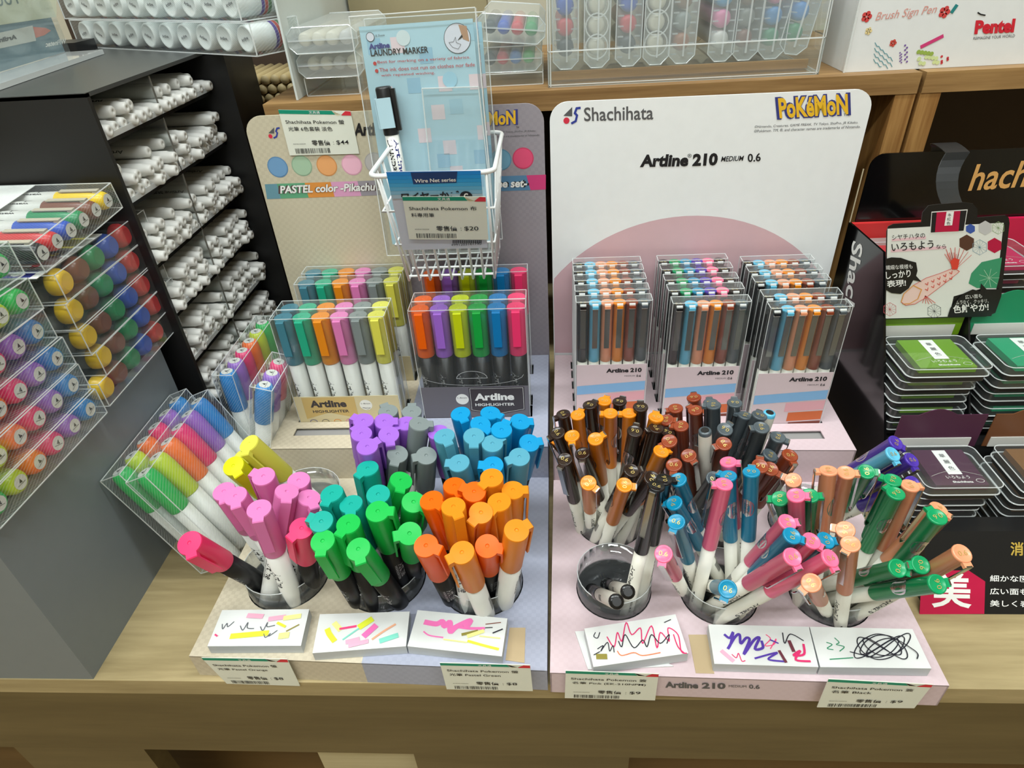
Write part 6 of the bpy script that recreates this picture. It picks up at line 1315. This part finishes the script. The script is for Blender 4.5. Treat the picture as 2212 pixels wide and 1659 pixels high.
def stamp_pad(x, y, z, w, d, c, cname, label, n, group):
    """clear lidded pad case: dark tray, printed colour sheet under a clear lid"""
    h = .0138; t = thing('stamp_pad', (x, y, z), label, 'stamp pad', group)
    mb = MB(); v, f = prism(rrect(w*.93, d*.93, .004, 4, cx=w/2, cy=d/2), .0002, h*.48); mb.add(v, f, plain('pad_tray', (36, 34, 32), .4)); mb.build('tray', t)
    mb = MB(); mb.add(*box2((w*.16, d*.10, h*.50), (w*.84, d*.94, h*.88)), plain('pad_ink_'+cname, c, .4)); 
    F = Face((x, y, z+h*.89), (1, 0, 0), (0, 1, 0)); m2 = MB()
    F.poly(m2, [(w*.42, d*.34), (w*.60, d*.34), (w*.60, d*.92), (w*.42, d*.92)], WH, 1, px=False)
    for k, ch in enumerate('\u83ef\u9e97\u8272'): F.line(m2, ch, w*.475, d*(.74-.15*k), d*.09, INK)
    F.line(m2, '\u3044\u308d\u3082\u3088\u3046', w*.36, d*.24, d*.07, WH, w=w*.30); F.line(m2, 'Shachihata', w*.40, d*.145, d*.04, WH, w=w*.26, bold=.03)
    F.stroke(m2, [(w*.76+w*.05*math.cos(a*PI/8), d*.19+d*.04*math.sin(a*PI/8)) for a in range(17)], .0003, WH, px=False)
    F.stroke(m2, [(w*.18+w*.66*k/10, d*(.30+.12*math.sin(PI*k/10))) for k in range(11)], .0003, plain('thin_pale', (200, 200, 190), .5), 1, px=False)
    shiftjoin(mb, m2, V((x, y, z))); mb.build('colour_sheet', t)
    mb = MB(); rr = rrect(w, d, .006, 5, cx=w/2, cy=d/2); v, f = prism(rr, h*.42, h); mb.add(v, f, CLEAR)
    for zz, r_ in ((h, .0004), (h*.45, .0006)): mb.add(*tube([(p[0], p[1], zz) for p in rr], r_, 5, True), EDGE)
    mb.build('lid', t); return t
def column(x, w, y, d, ztop, n, c, cname, nm, tier, zfloor):
    h = .0142; z = ztop-h
    for k in range(n):
        lab = ('%s stamp pad, topmost in %s' % (nm, tier)) if k == 0 else '%s stamp pad under the top one in %s, %s down' % (nm, tier, ['second', 'third', 'fourth', 'fifth', 'sixth'][k-1])
        stamp_pad(x+(.0 if k == 0 else (-.0030, -.002, -.0035, -.002)[k % 4]), y+(0 if k == 0 else .0015+.001*(k % 3)), z-k*.0141, w-(0 if k == 0 else .003), d-.0045, c, cname, lab, k, 'stamp pads in the black tiered display')
column(.2880, .0590, .3740, .0540, .0805, 5, (72, 30, 58), 'plum', 'plum', 'the lower left bay', 0)
column(.2885, .0655, .4440, .0560, .1440, 5, (104, 150, 16), 'olive', 'olive green', 'the middle left bay', .0715)
column(.3625, .0620, .3740, .0540, .0805, 5, (122, 84, 44), 'umber', 'umber brown', 'the lower right bay', 0)
column(.3640, .0655, .4440, .0560, .1440, 5, (20, 150, 104), 'jade', 'jade green', 'the middle right bay', .0715)
column(.2890, .0660, .5300, .0640, .1915, 3, (206, 40, 50), 'scarlet', 'scarlet', 'the upper left bay', .1395)
column(.3640, .0660, .5300, .0640, .1915, 3, (196, 20, 84), 'crimson', 'crimson', 'the upper right bay', .1395)
# hanging picture card on its curled strip
wt = thing('picture_card', tuple(aty(2040, 580, .497)), 'hanging black framed card with a red carp and Japanese lettering', 'sign')
F = Face((.3, .497, .2), (1, 0, 0), (0, 0, 1))
def uvp(l): return [F.uv(*p) for p in l]
out = uvp([(1911, 690), (1915, 500), (1919, 489), (1930, 484), (1990, 480), (1993, 459), (2006, 444), (2030, 441), (2080, 437), (2102, 440), (2112, 452), (2111, 470), (2172, 465), (2179, 470), (2181, 482), (2163, 640), (2150, 676), (2130, 684)])
mb = MB(); v, f = prism(out, 0, .0006); mb.add([F.P(p[0], p[1], p[2]-.0006) for p in v], f, BDM)
F.poly(mb, [(1913, 688), (1917, 494), (2168, 481), (2150, 640), (2118, 624), (2060, 640), (2050, 684)], plain('sheet_white', (228, 230, 224), .5), 1)
F.poly(mb, [(2012, 457), (2090, 452), (2082, 500), (2008, 504)], WH, 2); F.poly(mb, [(2013, 459), (2088, 454), (2081, 498), (2010, 502)], INK, 3)
F.poly(mb, [(2023, 458), (2074, 455), (2070, 499), (2019, 501)], CRM, 4); F.poly(mb, [(2044, 457), (2060, 456), (2056, 486), (2039, 487)], WH, 5)
for k, ch in enumerate('\u672c\u7d05\u8272'): F.text(mb, ch, (2046-k, 467+k*9), (2054-k, 467+k*9), (2046-k, 460+k*9), INK, 6)
PKS = plain('pink_wash', (236, 196, 204), .6)
F.poly(mb, [(1926, 521), (2000, 516), (2000, 510), (1926, 516)], PKS, 2); F.poly(mb, [(1924, 545), (2044, 537), (2044, 531), (1924, 539)], PKS, 2)
F.text(mb, '\u30b7\u30e4\u30c1\u30cf\u30bf\u306e', (1927, 518), (1998, 513), (1926, 507), INK, 4); F.text(mb, '\u3044\u308d\u3082\u3088\u3046', (1926, 543), (2016, 536), (1925, 525), INK, 4, bold=.01); F.text(mb, '\u306a\u3089', (2022, 537), (2043, 536), (2022, 528), INK, 4)
def hexa(u, v_, r, m, line=True):
    a = [(u+r*math.cos(PI/6+k*PI/3), v_+r*.98*math.sin(PI/6+k*PI/3)) for k in range(6)]
    if line:
        F.stroke(mb, a+[a[0]], .0003, m, 2)
        for k in range(6): F.stroke(mb, [(u, v_), a[k]], .0002, m, 2); F.stroke(mb, [(u, v_), ((a[k][0]+a[(k+1) % 6][0])/2, (a[k][1]+a[(k+1) % 6][1])/2)], .0002, m, 2)
    else: F.poly(mb, a, m, 2)
hexa(2088, 524, 18, tipm((88, 58, 46)), False); hexa(2148, 530, 17, CRM, False); hexa(2116, 534, 17, tipm((130, 160, 176))); hexa(2128, 492, 16, tipm((196, 196, 196)), False); hexa(2156, 492, 14, tipm((150, 176, 130))); hexa(2096, 494, 11, tipm((60, 90, 170)), False)
hexa(1922, 668, 15, tipm((206, 90, 100))); hexa(1960, 680, 15, tipm((150, 176, 130))) if False else None; hexa(2018, 672, 16, tipm((80, 84, 90)))
OG, CO = tipm((226, 160, 80)), tipm((214, 90, 80)); GRL = tipm((60, 150, 110))
F.poly(mb, [(2164, 556), (2120, 566), (2098, 590), (2092, 612), (2110, 622), (2152, 622), (2158, 600)], GRL, 2)
for k in range(9): F.stroke(mb, [(2138, 602), (2138+42*math.cos(2.2+k*.42), 602+38*math.sin(2.2+k*.42))] if False else [(2136, 600), (2136+22*math.cos(k*.7), 600+20*math.sin(k*.7))], .0003, plain('leaf_line', (180, 220, 190), .5), 3)
bodyp = [(1946, 652), (1952, 634), (1972, 616), (2000, 600), (2030, 590), (2060, 578), (2072, 586), (2050, 604), (2024, 624), (2000, 642), (1976, 656), (1956, 659)]
F.poly(mb, bodyp, plain('carp_pale', (238, 206, 196), .6), 3); F.stroke(mb, bodyp+[bodyp[0]], .0005, CO, 4)
F.stroke(mb, [(1946, 652), (1952, 634), (1972, 616), (1990, 625), (1982, 645), (1965, 655), (1950, 656)], .0008, OG, 5)
for i in range(5):
    for j in range(2): u, w_ = 1998+i*13, 612-i*6+j*12; F.stroke(mb, [(u, w_), (u+5, w_+3), (u+6, w_-3)], .0006, CO, 5)
for i in range(7): a = -2.9+i*.22; F.stroke(mb, [(2062, 582), (2062+46*math.cos(a+.9), 578+44*math.sin(a+.9))], .0004, CO, 5); F.stroke(mb, [(2062, 582), (2040+(i*5), 548-(3 if i in (2, 3, 4) else 0))], .0004, CO, 5)
F.poly(mb, [(2056, 582), (2052, 564), (2060, 556), (2072, 560), (2068, 580)], plain('carp_red', (220, 66, 50), .5), 6)
for i in range(5): F.stroke(mb, [(1998, 638), (1992+i*7, 656-abs(i-2))], .0004, CO, 5)
BLT = BDM
F.poly(mb, [(1913, 558), (1925, 555), (1945, 556), (1962, 562), (1978, 566), (1981, 584), (1978, 595), (1990, 608), (1972, 604), (1962, 622), (1945, 634), (1925, 632), (1912, 625)], BLT, 7)
F.poly(mb, [(2046, 683), (2052, 664), (2064, 650), (2078, 634), (2100, 624), (2116, 628), (2118, 611), (2130, 624), (2160, 624), (2150, 660), (2140, 682)], BLT, 7)
F.text(mb, '\u7e4a\u7d30\u306a\u6a21\u69d8\u3082', (1913, 582), (1970, 579), (1912, 572), WH, 9); F.text(mb, '\u3057\u3063\u304b\u308a', (1913, 602), (1966, 597), (1912, 586), WH, 9, bold=.02); F.text(mb, '\u8868\u73fe!', (1915, 620), (1956, 617), (1914, 605), WH, 9, bold=.02)
F.text(mb, '\u5e83\u3044\u9762\u3082', (2084, 645), (2120, 642), (2083, 636), WH, 9); F.text(mb, '\u30e0\u30e9\u306a\u304f\u3001\u30af\u30c3\u30ad\u30ea\u3001', (2064, 657), (2134, 653), (2064, 648), WH, 9); F.text(mb, '\u8272\u9bae\u3084\u304b!', (2058, 676), (2134, 670), (2057, 658), WH, 9, bold=.02)
child(wt, mb, 'card')
mb = MB(); z9 = aty(2060, 450, .497).z; zt = [(.6048, .262)]+[(.552+.053*math.cos(a)-.001, .2735+.010*math.sin(a)-.0*(a)) for a in [PI*k/14 for k in range(0, 8)]]+[(.4975+.054*math.cos(a)*.98, .2835-(.2835-z9)*(math.sin(a)**1.0)) for a in [PI/2*k/8 for k in range(1, 9)]]
a = aty(2020, 330, .60).x; b = aty(2075, 330, .60).x; c_ = aty(2040, 450, .497).x; d_ = aty(2085, 450, .497).x; v = []
for i, (y, z) in enumerate(zt):
    k = i/(len(zt)-1); v += [(a+(c_-a)*k, y, z), (b+(d_-b)*k, y, z), (b+(d_-b)*k, y+.0006, z+.0006), (a+(c_-a)*k, y+.0006, z+.0006)]
fs = []
for i in range(len(zt)-1): fs += [(4*i+j, 4*i+(j+1) % 4, 4*i+4+(j+1) % 4, 4*i+4+j) for j in range(4)]
mb.add(v, fs+[(0, 3, 2, 1), (4*len(zt)-4, 4*len(zt)-3, 4*len(zt)-2, 4*len(zt)-1)], plain('strip_grey', (24, 26, 28), .5), False); child(wt, mb, 'hanging_strip')
